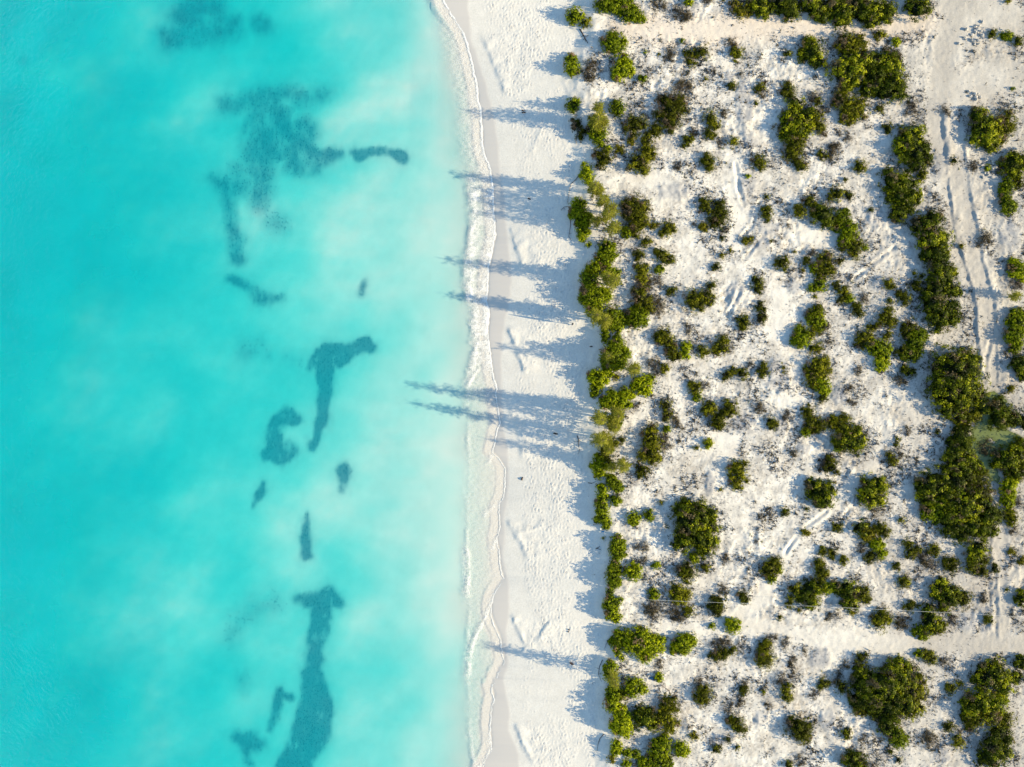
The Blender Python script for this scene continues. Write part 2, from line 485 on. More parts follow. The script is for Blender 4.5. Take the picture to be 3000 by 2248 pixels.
# seagrass beds: strokes (x, y, half width), strength, softness
BEDS = [
    ('wide soft dark seagrass bed at the top edge of the sea', 0.62, 22,
     [[(490, 95, 30), (560, 74, 42), (625, 72, 42), (675, 66, 28)], [(520, 40, 32), (545, 10, 32), (620, 8, 28)]]),
    ('small round seagrass spot right of the topmost bed', 0.60, 16, [[(752, 52, 20), (760, 62, 22)]]),
    ('large ragged T shaped seagrass bed in the upper middle sea', 0.60, 20,
     [[(650, 300, 18), (735, 290, 28), (778, 272, 22), (823, 266, 20), (899, 285, 20), (955, 272, 12)],
      [(775, 300, 44), (758, 380, 50), (755, 460, 50), (752, 530, 36), (755, 590, 22)],
      [(800, 350, 60), (840, 420, 70), (880, 380, 40), (870, 470, 36)], [(640, 525, 16), (690, 535, 26), (750, 540, 32)], [(690, 500, 20), (670, 560, 16)]]),
    ('dark seagrass tongue pointing right between the T shaped bed and the arc', 0.75, 11, [[(900, 440, 20), (908, 470, 24), (925, 458, 20), (965, 450, 18), (988, 445, 12)], [(905, 480, 18), (915, 495, 10)]]),
    ('slender seagrass strip running down from the T shaped bed', 0.66, 13, [[(610, 517, 10), (652, 535, 16), (660, 570, 16), (671, 665, 15), (684, 720, 20), (690, 750, 20)]]),
    ('crisp dark seagrass arc nearest the beach in the upper sea', 0.95, 5, [[(1034, 440, 7), (1050, 450, 16), (1089, 440, 12), (1139, 439, 9), (1165, 450, 12), (1182, 466, 9)]]),
    ('tiny dark seagrass speck near the left edge of the sea', 0.55, 7, [[(34, 145, 5), (36, 156, 5)]]),
    ('bent seagrass streak at mid left of the shallow water', 0.72, 9, [[(668, 815, 8), (728, 842, 10), (752, 872, 16), (780, 878, 14), (822, 870, 6)]]),
    ('tiny upright seagrass patch below the arc', 0.62, 7, [[(1054, 862, 6), (1056, 845, 8), (1064, 826, 4)]]),
    ('pistol shaped dark seagrass bed at mid sea', 0.95, 6,
     [[(903, 1076, 6), (920, 1052, 18), (945, 1042, 28), (987, 1040, 30), (1012, 1035, 24), (1038, 1022, 16), (1068, 1006, 18), (1084, 1018, 10)],
      [(950, 1075, 26), (949, 1125, 20), (940, 1180, 14), (939, 1231, 18), (925, 1280, 10), (910, 1316, 4)]]),
    ('dark boot shaped seagrass patch left of the pistol shaped bed', 0.9, 7,
     [[(770, 1338, 10), (800, 1325, 24), (832, 1322, 26), (850, 1330, 14)], [(800, 1310, 22), (797, 1250, 14), (830, 1215, 20), (862, 1230, 16)], [(815, 1335, 26), (840, 1325, 24)]]),
    ('small oval seagrass patch nearest the shore at mid sea', 0.85, 6, [[(1003, 1380, 14), (1005, 1405, 13), (998, 1436, 6)]]),
    ('little slanted seagrass wedge below the boot shaped patch', 0.8, 5, [[(769, 1422, 5), (764, 1440, 10), (750, 1464, 10), (740, 1486, 4)]]),
    ('short upright seagrass bar above the long lower bed', 0.85, 6, [[(893, 1512, 5), (891, 1560, 9), (890, 1600, 11), (893, 1632, 12)]]),
    ('long hammer shaped seagrass bed reaching the bottom edge', 0.88, 9,
     [[(870, 1762, 8), (905, 1764, 16), (940, 1755, 20), (962, 1745, 18), (990, 1768, 12)],
      [(940, 1770, 26), (935, 1830, 26), (918, 1910, 20), (911, 1979, 26), (925, 2060, 44), (918, 2110, 50), (905, 2160, 50), (870, 2220, 44), (840, 2300, 44)]]),
    ('narrow curved seagrass strip left of the long hammer shaped bed', 0.8, 7, [[(812, 2030, 8), (808, 2070, 10), (798, 2115, 9), (786, 2148, 5)], [(815, 2035, 5), (850, 2052, 7)]]),
    ('ragged round seagrass patch at the bottom left', 0.7, 10, [[(690, 2168, 14), (720, 2178, 30), (748, 2196, 20)], [(715, 2210, 16), (722, 2240, 12)]]),
    ('faint speckled seagrass scatter left of the pistol shaped bed', 0.30, 22, [[(715, 1030, 20), (750, 1015, 20), (775, 1030, 12)], [(835, 1050, 8), (870, 1060, 10)]]),
    ('faint speckled seagrass scatter left of the hammer shaped bed', 0.30, 24, [[(670, 1880, 18), (690, 1830, 22), (740, 1790, 22), (800, 1770, 18)], [(700, 1990, 10), (708, 2020, 10)]]),
    ('faint seagrass patch below the T shaped bed', 0.40, 22, [[(790, 640, 22), (820, 650, 18)]]),
]


def bed_field(px, py, bed):
    lab, st, soft, strokes = bed
    nx = 9 * fbm(px / 26.0, py / 40.0, 81, 4); ny = 9 * fbm(px / 26.0, py / 40.0, 97, 4)
    f = np.zeros(np.shape(px))
    for s in strokes:
        d, w = polydist(px + nx, py + ny, s)
        f = np.maximum(f, sstep(soft * 1.5 + 3, -soft * 1.2, d - w))
    # streaks combed by the current, mottling
    m = 0.82 + 0.24 * fbm(px / 7.0, py / 26.0, 43, 3) + 0.45 * fbm(px / 34.0, py / 40.0, 44, 4)
    h = np.zeros(np.shape(px))
    for s in strokes:
        d, w = polydist(px + 2 * nx, py + 2 * ny, s)
        h = np.maximum(h, sstep(soft * 3 + 16, -10, d - w))
    return np.clip(f * st * np.clip(m, 0.25, 1.2) + 0.26 * st * h * np.clip(m, 0, 1), 0, 1)


# ------------------------------------------------------------------ sea bed
def sea_z(px, py):
    d = depth01(px, py, True)
    return SEA_Z - d * DMAX - 0.02 * (d > 0)


KSEA = S * (CAMH - SEA_Z) / CAMH
X_JOIN = 1262                                   # sea bed and beach meshes meet along this pixel column
nxs, nys = 270, 420
gx = np.linspace(-320, X_JOIN, nxs); gy = np.linspace(-140, 2390, nys)
PX, PY = np.meshgrid(gx, gy)
Z = sea_z(PX, PY)
V = np.stack([(PX - 1500) * KSEA, (1124 - PY) * KSEA, Z], -1).reshape(-1, 3)
G = np.zeros_like(PX)
for b in BEDS:
    G = np.maximum(G, bed_field(PX, PY, b))
sandc = np.array([0.70, 0.68, 0.62]); muck = np.array([0.010, 0.150, 0.235])
cn = (1 + 0.05 * fbm(PX / 30, PY / 30, 9, 4))[..., None]
G = np.clip(G * 1.05, 0, 0.80)
tone = (sandc * cn) * (1 - G[..., None]) + muck * G[..., None]
me = make_mesh('sea_bed', V, grid_faces(nys, nxs)[:, ::-1], M_sand, {'wet': np.full(PX.size, 1.0)}, True, tone.reshape(-1, 3))
tag(link('sea_bed', me), 'pale sand sea bed under shallow turquoise water', kind='structure')

# seagrass blades
for bi, b in enumerate(BEDS):
    pts = [p for s in b[3] for p in s]
    x0 = min(p[0] - p[2] for p in pts) - 30; x1 = max(p[0] + p[2] for p in pts) + 30
    y0 = min(p[1] - p[2] for p in pts) - 30; y1 = max(p[1] + p[2] for p in pts) + 30
    n = int((x1 - x0) * (y1 - y0) * S * S * 26)
    px = rng.uniform(x0, x1, n); py = rng.uniform(y0, y1, n)
    f = bed_field(px, py, b)
    k = rng.random(n) < 0.8 * b[1] * np.clip(f / b[1] - 0.3, 0, 1) ** 1.6
    px, py, f = px[k], py[k], f[k]
    n = len(px)
    if n < 4: continue
    z = sea_z(px, py)
    X = (px - 1500) * KSEA; Y = (1124 - py) * KSEA
    a = math.radians(80) + rng.normal(0, 0.5, n)
    L = rng.uniform(0.10, 0.24, n); W = rng.uniform(0.02, 0.035, n)
    dx, dy = np.cos(a), np.sin(a)
    up = rng.uniform(0.015, 0.05, n)
    p0 = np.stack([X - dy * W, Y + dx * W, z + 0.01], -1); p1 = np.stack([X + dy * W, Y - dx * W, z + 0.01], -1)
    p2 = np.stack([X + dx * L + dy * W * .5, Y + dy * L - dx * W * .5, z + up], -1)
    p3 = np.stack([X + dx * L - dy * W * .5, Y + dy * L + dx * W * .5, z + up], -1)
    V = np.stack([p0, p1, p2, p3], 1).reshape(-1, 3)
    F = np.arange(n * 4).reshape(n, 4)
    o = V.mean(0); o[2] = V[:, 2].min()
    me = make_mesh('seagrass_blades', V - o, F, M_grass, {'tint': np.repeat(rng.random(n), 4)})
    root = bpy.data.objects.new('seagrass_bed', None); COL.objects.link(root); root.location = o
    tag(root, b[0], 'seagrass bed', 'dark seagrass beds under the turquoise water')
    link('blades', me, root)['kind'] = 'stuff'

# ------------------------------------------------------------------ water surface, up to the swash line
nu, nv = 200, 480
yv = np.linspace(-140, 2390, nv)
xs = shore_x(yv)
t = np.linspace(0, 1, nu); t = 1 - (1 - t) ** 1.7
PX = -320 + (xs[:, None] + 320) * t[None, :]
PY = np.repeat(yv[:, None], nu, 1)
d = depth01(PX, PY)
kz = np.full_like(PX, SEA_Z)
V = np.stack([(PX - 1500) * KSEA, (1124 - PY) * KSEA,
              SEA_Z + 0.02 * fbm(PX / 60, PY / 110, 71, 3) * sstep(0.02, 0.2, d) + 0.035], -1)
milk = np.clip(0.40 * d ** 0.7 * (1 + 0.25 * fbm(PX / 160, PY / 260, 23, 4)), 0, 0.5)
me = make_mesh('sea', V.reshape(-1, 3), grid_faces(nv, nu)[:, ::-1], M_sea, {'depth': d, 'milk': milk}, True)
tag(link('sea', me), 'clear turquoise sea, darker offshore and pale at the shore', kind='structure')

# ------------------------------------------------------------------ foam of the swash
FIN = [(1262, -140), (1275, 0), (1290, 100), (1300, 200), (1320, 300), (1340, 400), (1365, 500), (1382, 560), (1385, 650), (1378, 720), (1366, 780), (1367, 830),
       (1376, 880), (1388, 960), (1390, 1010), (1384, 1060), (1370, 1110), (1368, 1160), (1372, 1250), (1372, 1400), (1368, 1500), (1370, 1600), (1374, 1700), (1374, 1800), (1370, 1920),
       (1368, 1980), (1374, 2050), (1374, 2120), (1384, 2200), (1392, 2248), (1392, 2400)]
AMT = [(-140, .35), (0, .40), (60, .45), (150, .46), (300, .50), (400, .52), (520, .62), (580, .85), (700, .86), (850, .84), (1000, .80), (1060, .66), (1120, .42), (1200, .22),
       (1300, .18), (1450, .22), (1560, .20), (1700, .22), (1850, .18), (2000, .18), (2150, .2), (2400, .2)]
CREST = [[(1446, 1742), (1440, 1760), (1422, 1810), (1402, 1850), (1386, 1890), (1378, 1930), (1374, 1975)],
         [(1372, 1610), (1376, 1680), (1372, 1740)], [(1446, 1330), (1438, 1345), (1432, 1360)],
         [(1465, 1470), (1450, 1480), (1432, 1495), (1420, 1512)], [(1458, 1578), (1450, 1590), (1442, 1610)],
         [(1428, 1040), (1410, 1075), (1390, 1100), (1374, 1130)], [(1432, 2150), (1436, 2190), (1424, 2226), (1405, 2248), (1395, 2290)]]
nu, nv = 72, 1150
yv = np.linspace(-130, 2380, nv)
xs = shore_x(yv) + 0.6
xi = curve_x(FIN, yv) - 26
t = np.linspace(0, 1, nu)
PX = xi[:, None] + (xs - xi)[:, None] * t[None, :]
PY = np.repeat(yv[:, None], nu, 1)
dedge = xs[:, None] - PX
din = PX - (xi[:, None] + 26)
amt = np.interp(PY, *zip(*AMT))
nz = fbm(PX / 14, PY / 22, 13, 4); nz2 = fbm(PX / 40, PY / 60, 15, 3)
inner = sstep(-22, 14, din + 10 * nz)
fade = np.where(PY < 520, sstep(95, 20, dedge + 14 * nz2), 1.0)
c = 0.66 * amt * inner * fade * (1 + 0.35 * nz + 0.3 * nz2)
wl = 2.6 + 1.5 * np.interp(PY, [0, 100, 560, 1100, 1200, 2400], [2.2, 2.2, 1.6, .8, 0, 0])
c = np.maximum(c, (1.0) * sstep(wl * 1.8, wl * 0.5, dedge + 1.4 * nz))
for cr in CREST:
    dd, _ = polydist(PX, PY, cr)
    c = np.maximum(c, (0.62 + 0.35 * nz2) * sstep(9, 0.5, dd + 5.0 * nz))
    # a veil of foam trails behind every crest
    c = np.maximum(c, 0.30 * sstep(26, 2, dd + 6 * nz))
ib = np.interp(PY, [-140, 500, 560, 1080, 1120, 2400], [0, 0, .3, .35, .30, .34])
c = np.maximum(c, ib * sstep(11, 1, np.abs(din - 4 + 5 * nz2)) * (0.7 + 0.6 * nz2))
wz = np.interp(PY, [0, 520, 580, 1060, 1120, 2400], [0, 0, 1, 1, 0, 0])
rim = np.maximum(sstep(34, 6, dedge + 8 * nz2), sstep(26, 4, np.abs(din - 6 + 12 * nz2)))
streak = fbm(PX / 30, PY / 7, 17, 4)
c = c * (1 - wz) + wz * np.clip(c * (0.55 + 0.75 * rim + 0.5 * streak + 0.4 * nz2), 0, 1)
c = np.clip(c, 0, 1)
V = np.stack([(PX - 1500) * KSEA, (1124 - PY) * KSEA, SEA_Z + 0.062 + 0.05 * c * (0.5 + 0.5 * nz)], -1)
me = make_mesh('sea_foam', V.reshape(-1, 3), grid_faces(nv, nu)[:, ::-1], M_foam, {'cover': c}, True)
tag(link('sea_foam', me), 'white lacy foam of the swash along the beach', 'foam', kind='stuff')

# ------------------------------------------------------------------ the land: beach, dune and scrub ground in one height field
STEP = 0.165
kx0 = (X_JOIN - 1500) * KSEA
LX = np.arange(kx0, 90.0, STEP); LY = np.arange(-65.0, 65.0, STEP)
WX, WY = np.meshgrid(LX, LY)
PX = WX / S + 1500; PY = 1124 - WY / S
nry, nrx = WX.shape
sx = shore_x(PY); tx = curve_x(TOE, PY) + 5 * fbm(PY / 40, PX / 200, 61, 3); wx = curve_x(WET, PY)
tb = (PX - sx) / (tx - sx)
land = sstep(-14, 60, PX - tx + 10 * fbm(PX / 24, PY / 24, 63, 3))
Z = np.where(tb < 0, sea_z(PX, PY), SEA_Z + 0.03 + 1.75 * np.clip(tb, 0, 1) ** 0.9)
Z = Z * (1 - land) + land * 0.0
inl = sstep(10, 90, PX - tx)

PATHS = [
    ([(2800, -60), (2790, 40), (2760, 160), (2748, 300), (2755, 400), (2785, 500), (2812, 620), (2845, 760), (2880, 900), (2890, 1000), (2900, 1130)], 34),
    ([(2925, 1400), (2935, 1500), (2925, 1650), (2935, 1800), (2932, 1890)], 20),
    ([(2560, 1370), (2480, 1440), (2400, 1510), (2340, 1575), (2285, 1650), (2240, 1750), (2190, 1790), (2100, 1830), (2020, 1850), (1900, 1835)], 20),
    ([(2180, 1830), (2300, 1860), (2430, 1875), (2550, 1884), (2660, 1890), (2800, 1884), (2930, 1888), (3100, 1900)], 26),
    ([(1830, 70), (1950, 95), (2100, 88), (2230, 70), (2330, 66), (2440, 82), (2560, 90), (2700, 60)], 26),
    ([(2950, 60), (2860, 70), (2800, 120)], 60), ([(2960, 230), (2850, 240), (2800, 260)], 50),
    ([(2160, 470), (2150, 560), (2170, 640), (2150, 720)], 18), ([(2290, 860), (2270, 920), (2265, 980)], 22),
    ([(2060, 1300), (2150, 1290), (2130, 1360)], 26), ([(2290, 1180), (2350, 1180)], 20),
    ([(1860, 520), (1900, 520), (1960, 560)], 26), ([(2370, 690), (2430, 710)], 22),
]
smooth = np.zeros_like(PX); road = np.zeros_like(PX)
for i, (pl, hw) in enumerate(PATHS):
    dd, _ = polydist(PX + 9 * fbm(PX / 50, PY / 50, 100 + i, 3), PY, pl)
    m = sstep(hw * 1.5, hw * 0.6, dd)
    smooth = np.maximum(smooth, m)
    if i < 4: road = np.maximum(road, m)
warm, _ = polydist(PX, PY, PATHS[4][0]); warm = sstep(80, 20, warm)
rough = inl * (1 - 0.8 * smooth)
hum = 0.55 * fbm(WX / 9.0, WY / 9.0, 3, 3) + 0.40 * fbm(WX / 2.6, WY / 3.4, 7, 4)
rid = 0.5 - np.abs(fbm(WX / 2.0, WY / 2.6, 19, 3)) * 1.5           # crumbly ridges
pm = sstep(0.0, 0.45, fbm(WX / 7.0, WY / 7.0, 29, 3))
Z += rough * (0.20 * hum + 0.16 * rid * pm + 0.13 * fbm(WX / 0.75, WY / 0.75, 41, 4, 0.6) * (0.25 + pm))
Z += land * 0.03 * fbm(WX / 0.5, WY / 0.5, 42, 2)

GREY = [(2183, 300, 26, 85), (2192, 415, 26, 40), (2195, 540, 30, 33), (2246, 661, 40, 30), (2228, 712, 36, 24), (2160, 860, 30, 34), (2183, 1240, 33, 36),
        (2280, 1095, 36, 55), (2290, 1247, 20, 36), (2463, 1160, 33, 30), (2354, 1316, 24, 18), (2083, 1410, 18, 38), (2405, 1930, 33, 36), (2231, 2104, 24, 22),
        (2427, 2110, 26, 34), (2762, 2212, 30, 27), (2838, 1825, 27, 34), (2892, 1820, 22, 40), (2756, 490, 26, 40), (2960, 690, 40, 50), (2600, 830, 45, 28),
        (2560, 640, 30, 30), (2640, 650, 34, 20), (1980, 560, 60, 26), (2440, 580, 20, 30), (2470, 590, 26, 20), (2330, 840, 24, 26), (2140, 230, 18, 24), (2115, 2170, 40, 20)]
grey = np.zeros_like(PX)
for i, (cx, cy, rx, ry) in enumerate(GREY):
    q = np.hypot((PX - cx) / rx, (PY - cy) / ry) + 0.35 * fbm(PX / 14, PY / 14, 200 + i, 3)
    g = sstep(1.25, 0.55, q)
    grey = np.maximum(grey, g)
    Z += g * (0.14 + 0.10 * fbm(WX / 0.9, WY / 0.9, 300 + i, 3))
# steep little scarps and ruts: (polyline, height, steep side in px, gentle side in px)
SCARPS = [([(1500, 665), (1515, 715), (1528, 760), (1534, 785)], 0.21, 7, 60), ([(1494, 960), (1512, 1005), (1526, 1045), (1540, 1090)], 0.21, 8, 55),
          ([(1495, 1195), (1512, 1235), (1528, 1290), (1534, 1345)], 0.19, 8, 50), ([(1494, 1535), (1515, 1575), (1538, 1610), (1550, 1640)], 0.22, 9, 55),
          ([(1505, 1815), (1525, 1865), (1545, 1905)], 0.20, 8, 50), ([(1575, 1890), (1595, 1855), (1625, 1820)], 0.16, 8, 50),
          ([(1515, 2140), (1535, 2190), (1565, 2250)], 0.20, 9, 60), ([(1415, 90), (1440, 150), (1462, 205), (1480, 260)], 0.14, 8, 70),
          ([(1535, 1560), (1570, 1555), (1590, 1530)], 0.14, 8, 50), ([(1590, 360), (1580, 400), (1560, 440)], 0.09, 10, 50), ([(1590, 700), (1560, 720)], 0.09, 10, 50),
          ([(2764, 330), (2770, 420), (2778, 500), (2788, 590), (2798, 670), (2812, 720), (2835, 790), (2852, 850), (2862, 900), (2862, 950), (2872, 1040), (2876, 1110)], .30, 4, 26),
          ([(2822, 400), (2836, 500), (2850, 600), (2868, 680), (2880, 750), (2900, 830), (2915, 880), (2922, 950), (2925, 1040), (2926, 1120)], .27, 4, 30),
          ([(2900, 1420), (2905, 1520), (2905, 1640), (2912, 1720), (2922, 1800), (2925, 1870)], .24, 4, 30),
          ([(2770, 300), (2775, 400), (2778, 470)], .14, 5, 40)]
for pl, h, a, b in SCARPS:
    m = (PX > min(p[0] for p in pl) - 90) & (PX < max(p[0] for p in pl) + 220) & (PY > min(p[1] for p in pl) - 90) & (PY < max(p[1] for p in pl) + 90)
    x, y = PX[m], PY[m]
    pa = np.array(sorted(pl, key=lambda p: p[1]), float)
    lx = np.interp(y, pa[:, 1], pa[:, 0]) + 4 * fbm(x / 12, y / 12, 77, 3)
    s = x - lx
    e = sstep(0, 22, y - pa[0, 1] + 12) * sstep(0, 22, pa[-1, 1] + 12 - y)
    Z[m] += h * np.clip(0.6 + 0.6 * fbm(x / 22, y / 22, 79, 3), 0.25, 1) * e * np.where(s < 0, np.exp(-(s / a) ** 2), np.exp(-np.abs(s) / b))
RUTS = [[(2900, 1000), (2885, 1060), (2884, 1120)], [(2925, 1400), (2922, 1440)], [(2910, 1650), (2912, 1720), (2920, 1800)], [(2895, 1690), (2900, 1760)],
        [(2495, 1355), (2470, 1405)], [(2505, 1470), (2470, 1520), (2445, 1545)], [(2420, 1500), (2365, 1540), (2330, 1575), (2300, 1620)], [(2500, 820), (2560, 770), (2620, 725)],
        [(2170, 700), (2205, 660), (2225, 590)], [(2180, 760), (2215, 715), (2240, 680)], [(2155, 480), (2165, 560), (2180, 600)], [(2130, 930), (2165, 860)]]
for i, pl in enumerate(RUTS):
    dd, _ = polydist(PX + 3 * fbm(PX / 9, PY / 9, 400 + i, 2), PY, pl)
    Z += (-0.10 * np.exp(-(dd / 5.0) ** 2) + 0.07 * np.exp(-((dd - 10) / 5.0) ** 2)) * np.clip(0.85 + 0.9 * fbm(PX / 20, PY / 20, 450 + i, 3), 0.2, 1.5)
# fine tyre lines along the roads
# footprints, pressed in by the thousand (impulses convolved with a footprint)
imp = np.zeros_like(PX)
def press(n, wfun, amp):
    global imp
    r = rng.random((n, 3))
    i = (r[:, 0] * (nry - 1)).astype(int); j = (r[:, 1] * (nrx - 1)).astype(int)
    w = wfun(PX[i, j], PY[i, j], i, j)
    k = r[:, 2] < w
    np.add.at(imp, (i[k], j[k]), amp * (0.5 + rng.random(k.sum())))
wmask = np.clip(1 - sstep(0.92, 1.0, tb), 0, 1) * (tb > 0)
bmask = sstep(18, 60, PX - wx) * wmask
bn = np.clip(0.55 + 1.3 * fbm(PX / 45, PY / 90, 501, 4), 0.03, 1)
press(150000, lambda x, y, i, j: bmask[i, j] * bn[i, j] * (0.45 + 0.55 * sstep(40, 110, x - wx[i, j])), 1.0)
lmask = inl * (1 - 0.5 * smooth)
ln = np.clip(0.3 + 0.9 * fbm(PX / 50, PY / 50, 505, 3), 0.02, 1)
press(160000, lambda x, y, i, j: lmask[i, j] * ln[i, j], 0.8)
ky = np.fft.fftfreq(nry) * nry; kx = np.fft.fftfreq(nrx) * nrx
KX, KY = np.meshgrid(kx * STEP, ky * STEP)
ker = -np.exp(-(KX / 0.095) ** 2 - (KY / 0.16) ** 2) + 0.42 * np.exp(-((KX / 0.23) ** 2 + (KY / 0.30) ** 2))
pr = np.fft.irfft2(np.fft.rfft2(imp) * np.fft.rfft2(ker), s=imp.shape)
pr -= pr.mean()
Z += 0.062 * np.clip(pr, -1.6, 1.6) * np.maximum(bmask, lmask)
# ponds sunk into the low ground at the right
POND = [[(2890, 1215, 18), (2878, 1260, 24), (2866, 1300, 26), (2876, 1345, 26), (2900, 1375, 20), (2915, 1400, 10)], [(2905, 1268, 14), (2940, 1278, 20), (2980, 1298, 18), (2992, 1310, 10)], [(2870, 1320, 30), (2915, 1330, 24), (2950, 1300, 16)],
        [(2885, 1165, 8), (2910, 1160, 12), (2940, 1178, 8)], [(2880, 1180, 12), (2900, 1200, 12)]]
pond = np.zeros_like(PX)
pm_ = PX > 2780
for s in POND:
    dd, w = polydist(PX[pm_] + 6 * fbm(PX[pm_] / 14, PY[pm_] / 14, 611, 3), PY[pm_], s)
    pond[pm_] = np.maximum(pond[pm_], sstep(10, -6, dd - w))
Z = Z * (1 - pond) + pond * (-0.16)

# colours of the ground
base = np.ones(PX.shape + (3,)) * np.array([0.715, 0.685, 0.625])
def blend(mask, colr):
    global base
    base = base * (1 - mask[..., None]) + np.array(colr) * mask[..., None]
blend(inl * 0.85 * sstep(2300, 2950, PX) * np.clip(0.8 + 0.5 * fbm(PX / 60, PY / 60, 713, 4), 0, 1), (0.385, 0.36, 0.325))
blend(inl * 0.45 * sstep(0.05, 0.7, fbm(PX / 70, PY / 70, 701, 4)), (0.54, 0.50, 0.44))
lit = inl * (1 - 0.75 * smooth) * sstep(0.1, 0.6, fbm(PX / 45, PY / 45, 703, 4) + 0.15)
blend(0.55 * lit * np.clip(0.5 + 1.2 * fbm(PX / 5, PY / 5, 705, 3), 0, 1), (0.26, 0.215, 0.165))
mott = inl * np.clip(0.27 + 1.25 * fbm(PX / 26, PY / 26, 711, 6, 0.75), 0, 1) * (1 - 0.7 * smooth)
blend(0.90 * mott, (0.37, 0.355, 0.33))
blend(0.85 * grey * np.clip(0.75 + 0.5 * fbm(PX / 8, PY / 8, 709, 3), 0.3, 1), (0.335, 0.335, 0.345))
blend(0.55 * warm * inl, (0.62, 0.52, 0.42))
blend(0.85 * road * sstep(2600, 2760, PX) * np.clip(0.85 + 0.5 * fbm(PX / 7, PY / 60, 715, 4), 0, 1), (0.395, 0.37, 0.335))
blend(0.30 * road * (PX < 2700) * np.clip(0.5 + 0.9 * fbm(PX / 20, PY / 12, 716, 4), 0, 1), (0.50, 0.475, 0.43))
blend(0.55 * np.clip(sstep(0.0, 0.2, pond), 0, 1), (0.36, 0.35, 0.26))
blend(0.8 * pond, (0.16, 0.17, 0.08))
wet = sstep(6, -6, PX - wx + 4 * fbm(PX / 30, PY / 30, 707, 3)) * (1 - land)
blend(wet * 0.9, (0.60, 0.56, 0.515))
sub = sstep(8, -20, PX - sx)
blend(sub * 0.9, (0.61, 0.585, 0.535))
blend(np.maximum(sstep(-60, -170, PX - sx), sstep(X_JOIN + 50, X_JOIN, PX)), (0.70, 0.68, 0.62))
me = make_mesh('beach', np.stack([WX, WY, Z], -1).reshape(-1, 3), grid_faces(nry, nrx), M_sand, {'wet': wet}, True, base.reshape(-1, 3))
tag(link('sand_ground', me), 'white sand of the beach, dune edge and scrubland', kind='structure')


def ground(x, y):
    """height of the ground at world x, y (arrays)"""
    j = np.clip(((np.asarray(x) - LX[0]) / STEP).round().astype(int), 0, nrx - 1)
    i = np.clip(((np.asarray(y) - LY[0]) / STEP).round().astype(int), 0, nry - 1)
    return Z[i, j]


# pond sheet
sub = (PX > 2820) & (PX < 3050) & (PY > 1120) & (PY < 1420)
ii = np.where(sub.any(1))[0]; jj = np.where(sub.any(0))[0]
sl = (slice(ii[0], ii[-1] + 1, 2), slice(jj[0], jj[-1] + 1, 2))
pw = pond[sl]
V = np.stack([WX[sl], WY[sl], np.full(pw.shape, -0.07)], -1).reshape(-1, 3)
F = grid_faces(*pw.shape)
F = F[(pw.ravel()[F] > 0.25).any(1)]
used = np.unique(F); remap = np.zeros(len(V), int); remap[used] = np.arange(len(used))
me = make_mesh('pond', V[used], remap[F], M_pond, {'edge': (0.45 + 0.5 * sstep(0.2, 1.0, pw)).ravel()[used]}, True)
tag(link('pond', me), 'shallow green pond between the trees at the right edge', kind='structure')

# ------------------------------------------------------------------ vegetation
LEAF = {  # length, width, leaves per m2 of crown, clump radius, lumpiness, height factor
    'S': (0.16, 0.095, 108, 0.25, 0.15, 0.90), 'O': (0.15, 0.072, 108, 0.34, 0.27, 0.88), 'T': (0.20, 0.120, 72, 0.58, 0.28, 0.90),
    'Y': (0.16, 0.080, 75, 0.26, 0.26, 0.75), 'G': (0.24, 0.028, 95, 0.28, 0.30, 0.62), 'C': (0.30, 0.035, 90, 0.34, 0.30, 0.85)}


def unit(v):
    return v / (np.linalg.norm(v, axis=-1, keepdims=True) + 1e-9)


def leaf_quads(P, Nn, L, W, r):
    """pointed three-cornered leaves at P facing Nn"""
    n = len(P)
    a = unit(np.cross(Nn, unit(r.normal(size=(n, 3)))))
    b = np.cross(Nn, a)
    L = L[:, None]; W = W[:, None]
    return np.stack([P + a * L * .58, P + b * W * .72 - a * L * .38, P - b * W * .72 - a * L * .38], 1).reshape(-1, 3)


